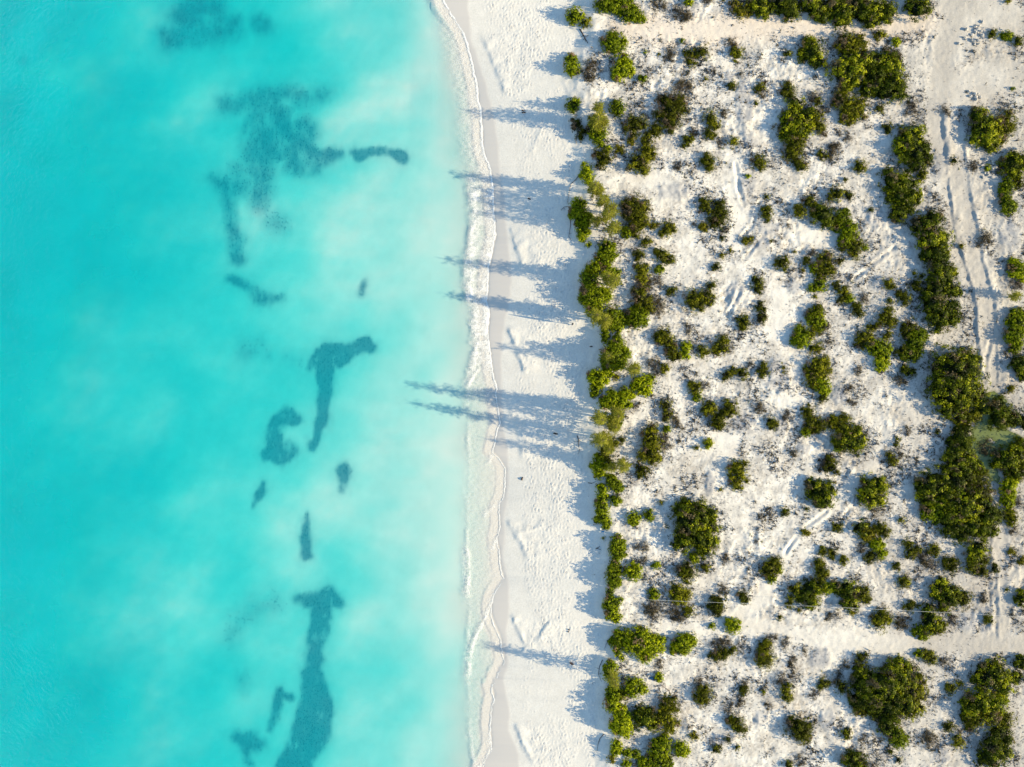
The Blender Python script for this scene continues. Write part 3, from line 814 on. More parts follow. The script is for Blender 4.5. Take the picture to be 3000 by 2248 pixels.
def crown(lobes, typ, r, brown=0.0):
    """leaves of a crown of ellipsoid lobes (x, y, z, rx, rz) -> verts, faces, tint"""
    ll, lw, dens, rc, lump, hf = LEAF[typ]
    Vs, Ts = [], []
    for (x, y, z, rr, h) in lobes:
        c = np.array([x, y, z])
        area = 2 * np.pi * rr * (0.45 * rr + 0.55 * h) + 0.15
        rcl = min(rc, 0.5 * rr + 0.05)
        nc = int(max(4, area / (rcl * rcl * 1.3)))
        d = r.normal(size=(nc, 3)); d[:, 2] = np.abs(d[:, 2]) * 1.0 - 0.10 * r.random(nc); d = unit(d)
        sc = 1 + lump * r.normal(size=nc).clip(-1.4, 1.2)
        sc *= 0.92
        cc = c + d * np.array([rr, rr, h]) * sc[:, None]
        ctint = r.random(nc)
        nl = max(3, int(area * dens / nc))
        ci = np.repeat(np.arange(nc), nl)
        n = len(ci)
        q = unit(d[ci] * 0.9 + r.normal(size=(n, 3)) * 0.65 + np.array([0, 0, .15]))
        rad = 0.45 + 0.6 * r.random(n)
        P = cc[ci] + q * rcl * rad[:, None] * np.array([1, 1, .85])
        nrm = unit(q * 1.0 + d[ci] * 0.35 + r.normal(size=(n, 3)) * (0.32 if typ in 'STO' else 0.55))
        tint = np.clip(-0.05 + 0.65 * ctint[ci] + 0.45 * r.random(n), 0, 1)
        if brown > 0:
            bf = fbm(P[:, 0] * 1.1, P[:, 1] * 1.1, 801, 2) + r.normal(size=n) * 0.12
            tint = np.where(bf > 0.55 - brown, 1.12, tint)
        # shaggy interior so that the sand does not shine through
        m = int(n * (0.30 if typ in 'STO' else 0.45))
        P2 = c + unit(r.normal(size=(m, 3))) * np.array([rr, rr, h]) * (0.75 * r.random(m) ** 0.5)[:, None]
        P2[:, 2] = np.maximum(P2[:, 2], z - 0.15 * h)
        P = np.vstack([P, P2]); nrm = np.vstack([nrm, unit(r.normal(size=(m, 3)) + np.array([0, 0, .8]))])
        tint = np.concatenate([tint, 0.3 * r.random(m)])  # inner leaves tinted darker, crown shade put into the colour
        n = len(P)
        sl = (0.7 + 0.6 * r.random(n))
        big = np.concatenate([np.ones(n - m), np.full(m, 1.5)])
        if typ in 'GC':
            big[n - m:] = 1.1
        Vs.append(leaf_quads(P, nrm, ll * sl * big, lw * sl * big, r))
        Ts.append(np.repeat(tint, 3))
    V = np.vstack(Vs); T = np.concatenate(Ts)
    F = np.arange(len(V)).reshape(-1, 3)
    # solid core stops see-through crowns; inner shade put in as dark tint
    if typ in 'STOY':
        for (x, y, z, rr, h) in lobes:
            if rr < 0.3: continue
            k = 10 if rr < 1.2 else 14
            u = np.linspace(0, 2 * np.pi, k + 1)[:-1]; v = np.linspace(0.05, 0.62 * np.pi, k // 2 + 1)
            vv, uu = np.meshgrid(v, u, indexing='ij')
            q = (0.66 if typ in 'ST' else 0.50) + 0.11 * r.normal(size=vv.shape).clip(-1.5, 1.5)
            C = np.stack([x + rr * q * np.sin(vv) * np.cos(uu), y + rr * q * np.sin(vv) * np.sin(uu), z + h * q * np.cos(vv)], -1).reshape(-1, 3)
            f = []
            for i in range(k // 2):
                for j in range(k):
                    f.append((i * k + j, (i + 1) * k + j, (i + 1) * k + (j + 1) % k)); f.append((i * k + j, (i + 1) * k + (j + 1) % k, i * k + (j + 1) % k))
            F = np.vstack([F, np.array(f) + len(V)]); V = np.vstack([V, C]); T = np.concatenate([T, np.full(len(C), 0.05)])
    return V, F, T


NAMES = {'S': 'green_shrub', 'O': 'olive_shrub', 'Y': 'yellow_shrub', 'G': 'dry_bush', 'T': 'tree', 'C': 'casuarina_sapling'}
CATS = {'S': 'shrub', 'O': 'shrub', 'Y': 'shrub', 'G': 'dry bush', 'T': 'tree', 'C': 'casuarina'}
GROUPS = {'S': 'bright green shrubs near the beach', 'O': 'olive shrubs scattered over the sand', 'Y': 'yellow green shrubs on the sand', 'G': 'dry grey brown bushes on the sand',
          'T': 'dark trees and tall thickets', 'C': 'feathery casuarinas along the beach edge'}
LOOK = {'S': 'bright green shrub', 'O': 'olive green shrub', 'Y': 'yellow green shrub', 'G': 'grey twiggy bush', 'T': 'dark green tree', 'C': 'slender casuarina'}
plants = []       # dicts, to be labelled afterwards


def plant(typ, lobes_px, label=None, short=None, brown=0.0, tall=1.0):
    r = np.random.default_rng(int(zlib.crc32(repr((typ, lobes_px)).encode())))
    hf = LEAF[typ][5] * tall
    if typ == 'S' and lobes_px[0][0] - float(curve_x(TOE, lobes_px[0][1])) < 70: hf *= 1.3
    W = []
    for (px, py, pr) in lobes_px:
        R = max(pr * S, 0.14)
        h = R * hf * r.uniform(0.85, 1.15)
        if typ == 'T': h = max(h, min(1.5, R * 1.1))
        if typ in 'OS': h = max(h, min(0.7, R * 1.2))
        if R < 0.6: h = R * (1.1 if typ != 'G' else 0.9)
        x, y = w2(px, py, 0.45 * h)
        W.append((x, y, R, h))
    bx = np.mean([w[0] for w in W]); by = np.mean([w[1] for w in W])
    # the stem stands in the lobe nearest the middle
    k = min(range(len(W)), key=lambda i: math.hypot(W[i][0] - bx, W[i][1] - by))
    bx, by = W[k][0], W[k][1]
    bz = float(ground(bx, by))
    lobes = []
    # ragged outline: smaller side shoots round the bigger lobes
    for (x, y, R, h) in list(W):
        if R < 0.55: continue
        for q in range(int(r.integers(2, 5))):
            a = r.uniform(0, 2 * np.pi); f = r.uniform(0.22, 0.42)
            W.append((x + math.cos(a) * R * r.uniform(.75, 1.0), y + math.sin(a) * R * r.uniform(.75, 1.0), R * f, h * f * r.uniform(1.0, 2.0)))
    for (x, y, R, h) in W:
        gz = float(ground(x, y))
        lobes.append((x - bx, y - by, gz - bz + 0.12 * h, R * (1.03 if typ in 'OTG' else 1.02), h * 0.88))
    V, F, T = crown(lobes, typ, r, brown)
    T = np.where(T <= 1.0, np.clip(T * r.uniform(0.70, 1.15) + r.uniform(-0.08, 0.18), 0, 1), T)
    root = bpy.data.objects.new(NAMES[typ], None)
    root.empty_display_size = 0.3
    root.location = (bx, by, bz)
    COL.objects.link(root)
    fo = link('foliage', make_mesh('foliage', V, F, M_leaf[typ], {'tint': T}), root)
    fo['kind'] = 'stuff'
    Rt = max(w[2] for w in W)
    if Rt > 0.4:
        tb_ = []
        for (x, y, z, R, h) in lobes:
            for q in range(2 if R > 0.8 else 1):
                e = np.array([x + r.uniform(-.4, .4) * R, y + r.uniform(-.4, .4) * R, z + 0.55 * h])
                mid = np.array([0.4 * e[0] + r.uniform(-.1, .1), 0.4 * e[1] + r.uniform(-.1, .1), 0.6 * e[2]])
                rad = 0.035 + 0.035 * R
                tb_.append(tube([(0, 0, -0.15), mid, e], [rad, rad * .7, rad * .3], 5))
        link('trunk' if typ == 'T' else 'stem', tubes_mesh('stem', tb_, M_bark), root)
    A = sum(p[2] ** 2 for p in lobes_px) ** 0.5
    cx = sum(p[0] * p[2] for p in lobes_px) / sum(p[2] for p in lobes_px); cy = sum(p[1] * p[2] for p in lobes_px) / sum(p[2] for p in lobes_px)
    root['category'] = CATS[typ]
    root['group'] = GROUPS[typ]
    plants.append(dict(o=root, typ=typ, x=cx, y=cy, r=A, n=len(lobes_px), label=label, short=short, lobes=lobes_px))
    return root


# every line: type[+flags];lobes x,y,r in tile units (3.316 per photo pixel);label;short name as a landmark
TILES = {}
TILES[(1600, 0)] = """
S;285,130,85;round bright green shrub on the beach edge near the top;topmost beach shrub
O;395,210,50
S;665,425,118;perfectly round bright green shrub near the top of the scrub;perfectly round upper shrub
S;560,30,90/640,45,85/740,30,100
S;800,120,95/870,140,70/905,180,42/945,190,30;long bright green thicket with a tapering tail at the top;top bright thicket
S*;250,640,78/245,555,50
G;400,700,80/430,615,55
S;745,670,105/765,590,65
S;940,765,38
S;695,1050,82
S*;262,1010,72
O;300,1190,58/370,1270,45/340,1330,38
S;510,1310,92/470,1230,55
Y;460,1165,50
O;870,1210,105
O;1060,1275,75
O*;1220,1090,150/1200,1190,90/1130,960,70/1310,1010,75/1240,990,85;big round olive shrub with a brown twiggy heart;brown hearted olive shrub
G;1280,860,75/1370,830,50
O;1520,500,72/1395,515,52/1400,600,52
G;1230,520,60/1180,560,40
G;1090,60,66/1050,40,40
G;1310,120,80/1380,150,50
S;1380,15,40
S;605,1440,32
Y;715,1450,48
Y;835,1375,38
O;970,1370,65
O;910,1570,105/980,1480,72/1030,1500,55
O*;560,1550,88/500,1490,52
O;1380,1360,55/1340,1420,32
G;1430,1300,42
S;1320,393,20
S;965,503,16
Y;1095,525,13
Y;1555,765,22
"""
TILES[(2050, 0)] = """
Y*;340,40,60/400,110,75/470,90,60;tawny low tree at the left end of the top forest band;tawny forest end
T;590,50,105/650,100,65
T;790,30,80/880,70,110/920,130,50
T;1060,40,90/1150,80,100/1180,165,55
T;1300,40,100/1370,110,110/1395,200,62
T;1510,60,100/1580,130,90/1640,200,60
T;230,0,10/1450,40,60
G;70,0,60
O;370,525,65
G;300,420,45/350,470,40
T;1090,500,112/1140,590,72/1080,430,58;dark tree left of the upper tree clump;upper clump left tree
O;1420,395,110/1490,470,100/1560,410,70
T;1425,690,150/1540,650,105/1480,780,80;largest dark tree of the upper clump beside the track;upper dark tree clump
O;1370,950,85/1460,1040,118/1440,1140,70/1555,1060,90/1400,860,60
O;850,860,72/870,920,40
T;930,1000,75/900,1110,82/1040,1130,100;upper third of the long upright thicket in the upper scrub;long upright thicket top
O;1150,1220,75/1140,1100,58
T;960,1255,105/820,1240,72/860,1310,60;middle part of the long upright thicket in the upper scrub;
O;930,1400,95/900,1490,85/960,1370,60/1000,1610,55/950,1560,50;lower end of the long upright thicket in the upper scrub;long upright thicket foot
G;1090,930,58/1130,960,36
O;1155,990,38
O;580,860,50
G;600,910,45
O;320,830,42
O;550,1005,28
G;400,720,30
O;110,1140,68/150,1210,45
O;95,1300,60
G;205,1385,50
O;330,1375,46
O;95,1570,78/60,1540,45
O;575,1575,72/600,1610,45
O;1190,1505,48
G;1290,1480,62/1320,1430,40
G;1350,1280,40
G;1440,1340,48
O;1555,1620,68
G;245,1100,38
G;1120,745,34
G;580,560,34
O;855,520,36
G;1230,1050,45
G;1195,1305,38
"""
TILES[(2500, 0)] = """
T;220,100,125/340,120,85/130,60,90/200,220,55
T;640,75,100/560,60,50;round dark green tree at the right end of the forest band;round forest end
O;250,330,52/300,340,30
S;415,405,38
T;330,620,110/390,720,110/340,560,60
T;310,880,100/440,890,78/380,800,90/230,860,60
T;165,590,105/200,740,100/130,880,76
G;350,520,72/420,560,50
O;250,1050,44
G;900,1100,40/890,1050,30
G;560,1080,60/570,1000,45
T;1280,1250,140/1330,1390,72/1195,1110,62/1240,1160,80/1300,1330,90;large rounded tree alone right of the track near the top;lone upper right tree
O;1470,1180,108/1450,1300,88/1520,1240,60
O;340,1240,48
T;560,1340,105/500,1450,110/620,1300,70;top tree of the dark hedge left of the track;trackside hedge top
T;600,1480,125/690,1440,50/730,1550,45/620,1590,90
S;1500,345,48/1470,360,30
O;1360,330,45
O;1600,400,40
S;1550,865,20
Y;1510,10,30
O;980,1560,36
O;1290,1230,15
"""
TILES[(1600, 450)] = """
S;400,210,66/390,140,50/420,275,36
S;330,590,88/310,490,72/390,625,56/265,540,36
S;360,750,70/395,695,42/350,800,48
S;415,885,28
O;860,540,125/900,620,105/870,720,78/830,480,58;big elongated olive shrub inland of the beach edge;elongated olive shrub
S;780,770,52
O;1170,740,72/1200,695,38
Y;1050,700,44
O;970,860,52
O;900,980,50
S;590,920,84/640,990,58/575,1040,70/520,1000,46
S;480,1400,128/400,1380,80/560,1370,62;biggest rounded bright shrub on the beach edge;biggest beach edge shrub
S*;470,1110,72/420,1240,92/390,1180,56
S;580,1130,66/660,1160,56
O*;940,1150,85/920,1210,66
O;1120,980,72/1200,1040,52
S;1100,1130,40
G;1090,1240,50
G;1000,1270,46
O;920,1390,92/980,1470,74
G;1060,1460,78/1100,1540,55
O;1220,1330,48
O;1440,1430,108/1500,1470,60
O;1560,1390,80/1590,1290,45
S;650,1570,98/720,1600,60/690,1690,60/620,1640,60
S;890,1590,108/830,1640,62/940,1560,60
G;1270,105,46/1290,150,30
G;1440,680,30
Y;1530,710,42
"""
TILES[(2050, 450)] = """
O;70,520,62/50,470,40
O;190,640,95/195,490,46/200,550,46/130,650,50
G;245,735,38
Y;40,715,38
O;655,595,62/640,540,40
S;470,220,22
Y;470,840,46/430,850,28
O;220,820,24
Y;300,940,26
O;1050,470,58/1100,510,42
O*;965,575,66
T;1200,590,98/1250,665,66/1140,560,50;dark shrub at the middle of the central upper thicket;central upper thicket
S;1390,620,78/1350,700,58/1420,580,40
O;1330,400,76
O;1450,410,46
S;1460,760,88/1420,850,70
O;1500,900,84/1510,980,50/1400,890,60
S;1605,915,32
O;805,1065,70;neat round olive shrub alone in the middle of the scrub;neat round middle shrub
O;1200,1040,92/1230,1130,80/1170,1190,56;rounded dark olive shrub cluster right of the neat round shrub;middle dark olive cluster
S;1120,1110,44
G;1290,1060,68
O;1040,1040,38
O;1365,1040,38
G;1080,970,40
S;1180,1270,68/1090,1310,40
O;565,1250,60/560,1325,48
O;585,1495,54
O;600,1605,54
O;1340,1300,48
O;1420,1350,52
S;1465,1415,44
O;1380,1410,42
G;1600,1390,58
O;1545,1520,70
O;1130,1570,80/1155,1500,46
Y;920,955,18
Y;1000,1130,20
O;1125,1390,22
G;860,700,24
O;650,420,22
Y;690,855,18
O;160,1110,38
Y;215,985,32
O;1420,255,24
"""
TILES[(2500, 450)] = """
T;380,250,95/500,310,105/450,420,100;tree of the trackside hedge beside the shaded hollow;upper trackside hedge
T;560,400,78/630,430,48
T;450,560,92/520,530,66/400,620,40;lowest round shrub of the upper trackside hedge;upper trackside hedge foot
T*;700,690,118/790,640,78/620,720,60;top tree of the long middle stretch of hedge by the track;middle trackside hedge
T;750,820,115/870,830,78/880,930,50
T;800,960,100/840,1060,88/730,1000,70
T;870,1170,112/960,1150,40/800,1200,80
T;800,1320,110/930,1300,92/1020,1345,42;bulging tree of the hedge where the track is crossed by shadows;bulging hedge tree
T;800,1480,125/930,1500,100
T;850,1610,110/960,1600,66
T;1550,110,108/1640,70,80/1480,90,50;dark tree on the right edge above the sand bank;upper right edge tree
T;1600,190,60/1560,180,40
S;1500,310,78/1480,390,56;
S;1510,520,76/1480,460,56/1550,500,40
O;1610,280,50
S;1600,1110,88/1640,1180,56
G;1590,1260,62
O;330,1260,50
O;390,1295,30
O;620,1270,62
Y;595,1165,28
O;670,1190,26
O;500,1400,66
O;455,1370,38
O;360,1430,36
G;1420,160,44
G;1160,120,46/1180,80,30
S;1300,140,30
O;665,205,44/650,265,30
O;165,550,26
G;1270,850,66/1290,800,46
Y;1050,900,30
Y;650,1310,24
"""
TILES[(1600, 900)] = """
S;570,270,44/570,225,38/575,315,34
S;660,470,132/690,360,78/600,510,76;wide bright green shrub with pale wisps on the beach edge;wisp topped beach edge shrub
S;740,430,58/700,560,58
S;510,690,98/600,620,56/470,660,56
S;480,800,60/470,850,34
Y;690,680,36
S;930,750,98/960,815,54/860,770,40
S*;1020,700,46
G;1050,580,78
O;1150,600,50
O;1140,270,78/1190,340,78/1080,300,46
O;1230,420,66/1250,490,54
S;1360,375,48/1350,460,46
O;1520,425,56
S;770,850,72/830,850,38
S;640,900,86/740,920,84/560,930,56;sprawling beach edge thicket mixed with feathery casuarina;sprawling casuarina thicket
S;650,1120,58/690,1140,38
O;620,1340,78/560,1400,50
S;510,1550,78/520,1480,58/525,1625,52
O;590,1470,56
O;740,1290,36
O;1450,790,64/1420,760,38
S;1470,865,46
G;1540,760,48
O;1170,960,58/1170,1060,48
G;1220,1050,58/1250,1110,40
O;1020,1280,102/1020,1400,105/1040,1180,58/1060,1470,56;tall oval olive shrub inland of the beach edge;tall oval olive shrub
G;1150,1330,70/1160,1230,46
O;1580,1320,44
Y;1465,1370,30
O;930,1580,60/920,1620,40
S;1180,1180,38
G;880,960,42
G;1400,190,46/1380,250,36
G;1290,1160,46
"""
TILES[(2050, 900)] = """
O;430,140,66/430,190,40
G;600,110,44
O;200,380,78/230,330,48/165,430,40
G;280,400,44
S;1130,120,84/1150,30,46/1160,190,54
S;1000,310,88/970,225,56;bright lower lobe of the upright shrubs in the middle right;bright middle right shrub
O;1080,260,68
G;1210,220,62
O;1150,400,50/1085,400,36
G;1250,330,36
O;1150,570,104/1190,650,86/1215,540,56;dense upright olive thicket in the middle right scrub;upright middle right thicket
O;1100,700,80/1070,610,58/1110,770,46
S;1200,760,76/1215,820,54
O;1190,890,48
O;410,650,54
O;620,640,50/625,570,40
O;260,660,44/240,695,30
O;320,620,40
G;490,545,36
O;1060,1020,72/1080,1110,78
S;1030,1220,46
O;1180,1150,76/1115,1180,50
O;1400,1180,108/1270,1110,56/1330,1130,60
T;1440,1300,118/1540,1330,80/1350,1350,58/1525,1240,76;large round tree among the middle right shrubs;middle right round tree
O;90,980,68/60,1000,46
O;180,1090,86/160,1140,48/260,1030,56;dark cluster of shrubs near the middle of the scrub;dark middle cluster
O;290,960,72/330,1010,40
O;690,1120,60/700,1170,36
G;590,990,50/580,940,34
S;85,1310,38/80,1355,24
O;1290,1560,74/1260,1480,44
G;1180,1550,46/1200,1490,40
G;910,1420,42
Y;820,590,22
Y;822,632,17
G;1540,630,46
G;1480,930,50
G;1430,790,48
G;860,1060,50/820,1090,34
"""
TILES[(2500, 900)] = """
O;320,100,92/380,150,48
O;190,195,42
O;110,290,82/80,355,56
S;270,400,92/200,390,76
S;270,560,66/270,510,50
O;340,280,44
S;640,280,80/600,340,90/560,450,86/620,420,72;bright sunlit tall shrub left of the giant round tree;bright trackside shrub
O;550,180,68/500,260,50
O;480,430,66
O;540,630,58/500,600,40
G;470,720,50/420,700,36
T;980,600,215/1050,720,215/940,800,200/1010,930,140/1120,520,115/1170,850,105;giant round dark tree beside the track at the right;giant round tree
S;1600,130,98/1640,60,56;
S;1580,280,108/1570,390,56
T;1630,560,78/1640,660,46
T;1420,960,88/1420,1090,98/1480,1010,60;round dark tree standing between the puddle and the pond;pond side tree
T;1560,1080,78/1640,1100,68
T;1240,1000,58
O*;1120,1080,88/1180,1060,56/1020,1100,60
T;1060,1250,88/1100,1180,52/960,1320,52;tree on the left bank of the green pond;left bank pond tree
T;1080,1380,115/980,1420,95
T;1000,1550,105/1110,1540,100
S;1240,1590,54/1220,1530,40
G;1290,1350,66/1260,1400,45
G;1400,1420,56
O;415,1340,32
O;430,1280,24
G;530,1210,44
O;390,1490,48/360,1440,34
G;460,1440,32
T;1500,1480,108/1420,1520,60
T;1600,1440,108/1640,1330,60
O;1580,1600,92
Y;1530,800,44
O;820,1215,24
"""
TILES[(1600, 1350)] = """
S;650,215,60/690,265,56/620,170,40
S;550,290,60/545,370,62;upper half of the narrow bright hedge on the beach edge;narrow beach edge hedge
S;545,455,68/550,540,70/490,590,34
S;590,600,52/580,650,32
S;680,390,48
S;850,555,68;left one of two small round shrubs near the largest dome shrub;left twin round shrub
S;995,535,54
T;1400,600,165/1500,520,125/1350,480,88/1480,750,130/1600,640,86/1330,780,105/1560,800,105/1540,870,66;largest dome shaped tree standing inland of the beach edge;largest dome shaped tree
Y;1120,410,24
S;690,800,74/690,880,76/740,900,46
S;660,1120,82/650,1200,66/670,1010,60/620,1270,34;bright knobbly shrub below a brown gap on the beach edge;bright knobbly beach edge shrub
S;850,1090,86;neat round bright shrub touching the beach edge hedge;neat round beach edge shrub
G*;930,840,60
G;940,975,46
S;1070,1020,38
O;1380,1090,92/1330,1080,58
S;1430,955,50
G;1550,1050,36
S;620,1390,72/690,1370,48
S;640,1480,68/685,1525,50
S;1050,1300,54
O;1270,1290,108/1320,1340,66;dark round olive shrub above the thin white cable;dark cable shrub
G;1060,1420,88/1000,1440,60
G;1230,1450,76
O;1390,1460,58
G;1290,1540,66
G;1040,1540,64
S;1610,1610,34
Y;560,760,18
"""
TILES[(2050, 1350)] = """
O;380,80,92/340,60,50
O;350,190,64/370,260,44
O;460,200,24
Y;205,280,24
T;1170,300,112/1220,360,88/1100,250,66/1270,270,56;dark dome shaped tree beside the diagonal path;diagonal path dome
O;1180,430,46
O;830,500,40
G;680,500,40
G;600,560,36
Y;1025,695,44
O;1340,650,50
O;690,1040,96/740,980,58/640,1060,58
S;700,1150,46/765,1060,44
O;1180,1070,78/1190,1130,58/1150,1000,48
O;1210,890,48
O;1300,910,44
O;1400,970,44
T;1080,1270,100/1090,1370,70/1150,1230,60
O;940,1270,70/980,1320,50
S;1230,1240,62/1290,1220,46
T;1440,1250,86/1460,1380,76/1340,1220,52;right half of the low spreading thicket below the diagonal path;low spreading thicket
O;1560,1290,88/1610,1330,58
Y;1490,1480,36
G;240,1250,52
O;180,1370,78/150,1430,68/180,1480,40
O;420,1320,58/450,1360,36
O;875,1390,44/880,1340,30
S;325,1610,76;single bright round shrub on the sand path near the bottom;lone bright path shrub
O;780,1520,30
Y;965,1450,25
G;1260,1520,38
G;555,780,28
O;1040,470,22
G;255,960,48
O;60,1040,40
G;1330,1500,36
"""
TILES[(2500, 1350)] = """
T;190,290,120/150,360,76/240,220,76/255,380,56;rounded dark tree at the end of the shaded hollow;tree by the shaded hollow
G;220,490,60
T;80,650,66
Y;170,710,72/110,750,48
O;290,690,68/260,640,46
S;230,820,66/280,910,48
O;180,930,72
G;80,850,42
O;465,575,32
O;410,1030,42
O;490,1185,58
G;520,1120,36
O;540,810,50
O;560,905,56/620,860,42
G;660,945,58
G;780,1010,58/700,1000,38
O;960,1030,78/900,980,46
O;800,860,62
T;800,250,155/700,330,90;dark upper left part of the huge lower right thicket;huge thicket upper left
T;1000,210,140/1100,130,80
O;1200,200,118/1250,320,110
T;1320,520,106/1380,540,60/1260,430,90
T;1080,430,160/960,330,100
S;850,430,90/740,500,86/810,540,70
T;950,570,120/1060,720,78/920,680,58
T;1150,640,130/1290,670,106;sunlit lower right part of the huge lower right thicket;huge thicket lower right
T;1220,850,78/1190,940,76
O;1150,1030,66/1260,960,58
O;1260,1075,48
O;1370,1050,44
S;1510,260,84/1540,195,58;
S;1500,400,68
T;1620,100,78
O;1550,560,68/1520,500,46
G;1620,420,58
T;830,1250,78/860,1170,44/800,1300,50
T;920,1290,90/900,1380,76
O;1000,1330,86/1080,1360,78;olive shrub just above the thin white cable at the right;olive cable shrub
O;890,1440,44
O;260,1560,100/280,1500,56
O;550,1420,54
G;490,1560,70/450,1600,40
T;720,1480,68/760,1570,96
S;650,1660,70/690,1700,48
O;820,1600,78
G;960,1560,58
T;1640,1340,66
Y;1640,970,42
G;1270,1330,50
O;1320,1550,48
Y;1540,880,40
Y;1490,1255,20
G;1560,690,38
G;1540,1500,28/1545,1450,22
"""
TILES[(1600, 1748)] = """
S;740,400,88/690,490,56/940,350,56/650,450,40
S;900,450,145/1030,490,105/960,580,76/1090,440,66;widest bright green shrub on the lower beach edge;widest beach edge shrub
S;1330,460,98/1400,420,66/1260,510,62;bright oval shrub right of the widest beach edge shrub;bright oval beach edge shrub
S;700,550,38/740,600,28
S;640,690,60/610,760,62
S;640,1060,78/690,1090,40
S;660,950,76/640,910,56
O;740,960,58
S;850,890,106;round bright shrub tucked behind the lower beach edge;round beachside shrub
S;730,1240,108/720,1140,68/770,1290,76/680,1290,56;plump bright shrub at the foot of the beach edge hedge;plump beach edge shrub
T;960,1190,98/900,1200,60;dark shaded tree behind the lower beach edge;dark beach edge tree
O;1150,1150,105/1200,1250,86/1060,1240,76
O;1180,1030,78/1230,1090,58
O;1520,960,86/1510,1020,56
G;1490,850,50
Y;1430,1360,46
S;690,1450,58/680,1510,46
S;800,1530,46/880,1535,38
Y;640,1580,44
S;1100,1490,108/1150,1440,78;bright shrub on the bottom edge near the beach;bright bottom edge shrub
S;1080,1600,98/1180,1620,58
S;960,1640,68/780,1630,44
S;1310,1480,76
G;1090,670,50
S;1100,790,40
G;1390,1270,26
"""
TILES[(2050, 1748)] = """
O;180,580,76/240,560,50
G;180,470,68/250,440,50
O;320,520,40
O;640,620,92/600,640,50;dark olive shrub in the middle of the lower scrub;dark lower middle shrub
O;640,510,68/660,460,46
G;700,400,48
G;840,440,48/830,500,30
O;840,920,64/850,990,44
G;800,800,58/760,840,36
G;910,780,40
G;890,610,40/900,690,40
O;1200,850,58
G;1120,960,46
G;1400,670,50
O;1580,600,64
G;1340,800,58
O;1390,880,64
T;1560,720,58/1520,790,40
O;970,1290,122/930,1250,78/1000,1360,66;large round olive dome near the bottom middle;large bottom dome
O*;350,1220,68/290,1200,40
O;390,1290,58
O;280,1390,36
O;165,1480,44
G;670,1060,40
O;440,920,48
G;390,1020,48/450,850,34
O;1430,1330,54
G;1590,1390,50
T;1480,1590,86/1560,1620,66
G;960,1590,50
O;860,1640,40
O;360,1470,26
G;1020,540,36
G;290,1110,36
O;625,930,22
"""
TILES[(2500, 1748)] = """
T;300,900,190/180,880,110;dark heart of the largest bottom thicket;largest bottom thicket
T;450,800,150/420,700,98
O;560,900,130/600,1050,92/640,960,60
T;500,1050,140/400,1150,80
T;330,1080,130/200,1030,90
T;100,870,110/40,780,60
T;100,1030,98/20,1000,60
Y;50,1090,54/110,1130,40
Y;190,1150,46
O;650,810,52
T;330,1270,96/300,1190,66
S;450,1400,84/400,1340,84
O;750,600,62/700,560,40
S;640,560,40
G;880,640,40
O;960,890,54
O;1040,850,36
T;1280,800,115/1350,690,56;upper tree of the tall clump in the bottom right corner;bottom right tree clump
T;1400,750,112/1480,870,82
T;1250,1040,130/1150,1080,96
S;1390,1050,110/1440,990,60
O;1480,1200,88/1350,1180,100
O;1200,1200,96/1140,1270,50
O;1080,1190,48
T;1420,1350,96/1350,1450,96;dark shrub at the start of the bottom right hedge;bottom right hedge
T;1430,1520,106/1330,1580,98/1480,1430,56
O;930,1270,54
G;750,1400,76/700,1370,48
O;1020,1430,58/1000,1360,30
O;370,1510,30
G;60,1600,84
G;200,1640,56
T;1640,640,58
O;440,1590,32
G;1035,1310,30
T;1600,800,60
"""
for (ox, oy), txt in TILES.items():
    for line in txt.strip().splitlines():
        f = line.split(';')
        typ = f[0].rstrip('*')
        br = 0.38 if '*' in f[0] else {'O': 0.24, 'T': 0.08, 'S': 0.05}.get(typ, 0.0)
        lob = [tuple(float(v) for v in q.split(',')) for q in f[1].split('/')]
        lob = [(ox + a / 3.316, oy + b / 3.316, c / 3.316) for a, b, c in lob]
        plant(typ, lob, f[2] if len(f) > 2 and f[2] else None, f[3] if len(f) > 3 and f[3] else None, br)

# tall slender casuarinas on the beach edge; their shadows reach over the beach (foot x, tip of the shadow)
CAS = [(1748, 1425, 512, None), (1762, 1445, 548, None), (1790, 1455, 622, None), (1772, 1490, 772, None), (1764, 1450, 888, None), (1800, 1462, 1158, None),
       (1790, 1490, 1196, None), (1772, 1520, 1236, None), (1752, 1490, 318, None), (1764, 1552, 334, None), (1750, 1555, 292, None), (1742, 1560, 622, None), (1775, 1560, 1010, None), (1790, 1585, 1330, None),
       (1742, 1363, 309, 'tall casuarina above the shadow reaching the foam near the top'), (1736, 1327, 496, 'tall casuarina beside the shrub jutting onto the upper beach'),
       (1785, 1400, 560, 'slim casuarina set back behind the upper beach edge'),
       (1768, 1382, 579, 'casuarina with a bare trunk showing below its crown'), (1787, 1302, 751, 'casuarina growing out of the brown topped beach edge shrub'),
       (1736, 1291, 854, 'pale casuarina leaning over the beach below the biggest beach edge shrub'), (1765, 1395, 880, 'thin casuarina just right of the pale leaning one'),
       (1848, 1436, 1011, 'broad casuarina inland of the wisp topped shrub'), (1748, 1183, 1122, 'upper one of two pale casuarinas side by side on the beach edge'),
       (1803, 1421, 1147, 'casuarina spreading over the sprawling beach edge thicket'), (1748, 1200, 1187, 'lower one of two pale casuarinas side by side on the beach edge'),
       (1817, 1418, 1290, 'dark star shaped casuarina above the narrow bright hedge'), (1790, 1461, 1914, 'lone casuarina on the lower beach edge'),
       (2955, 2812, 846, 'small casuarina at the right edge casting its shadow across the track'), (1780, 1530, 1266, 'short casuarina right of the two pale ones')]
TANE = math.tan(SUN_EL)
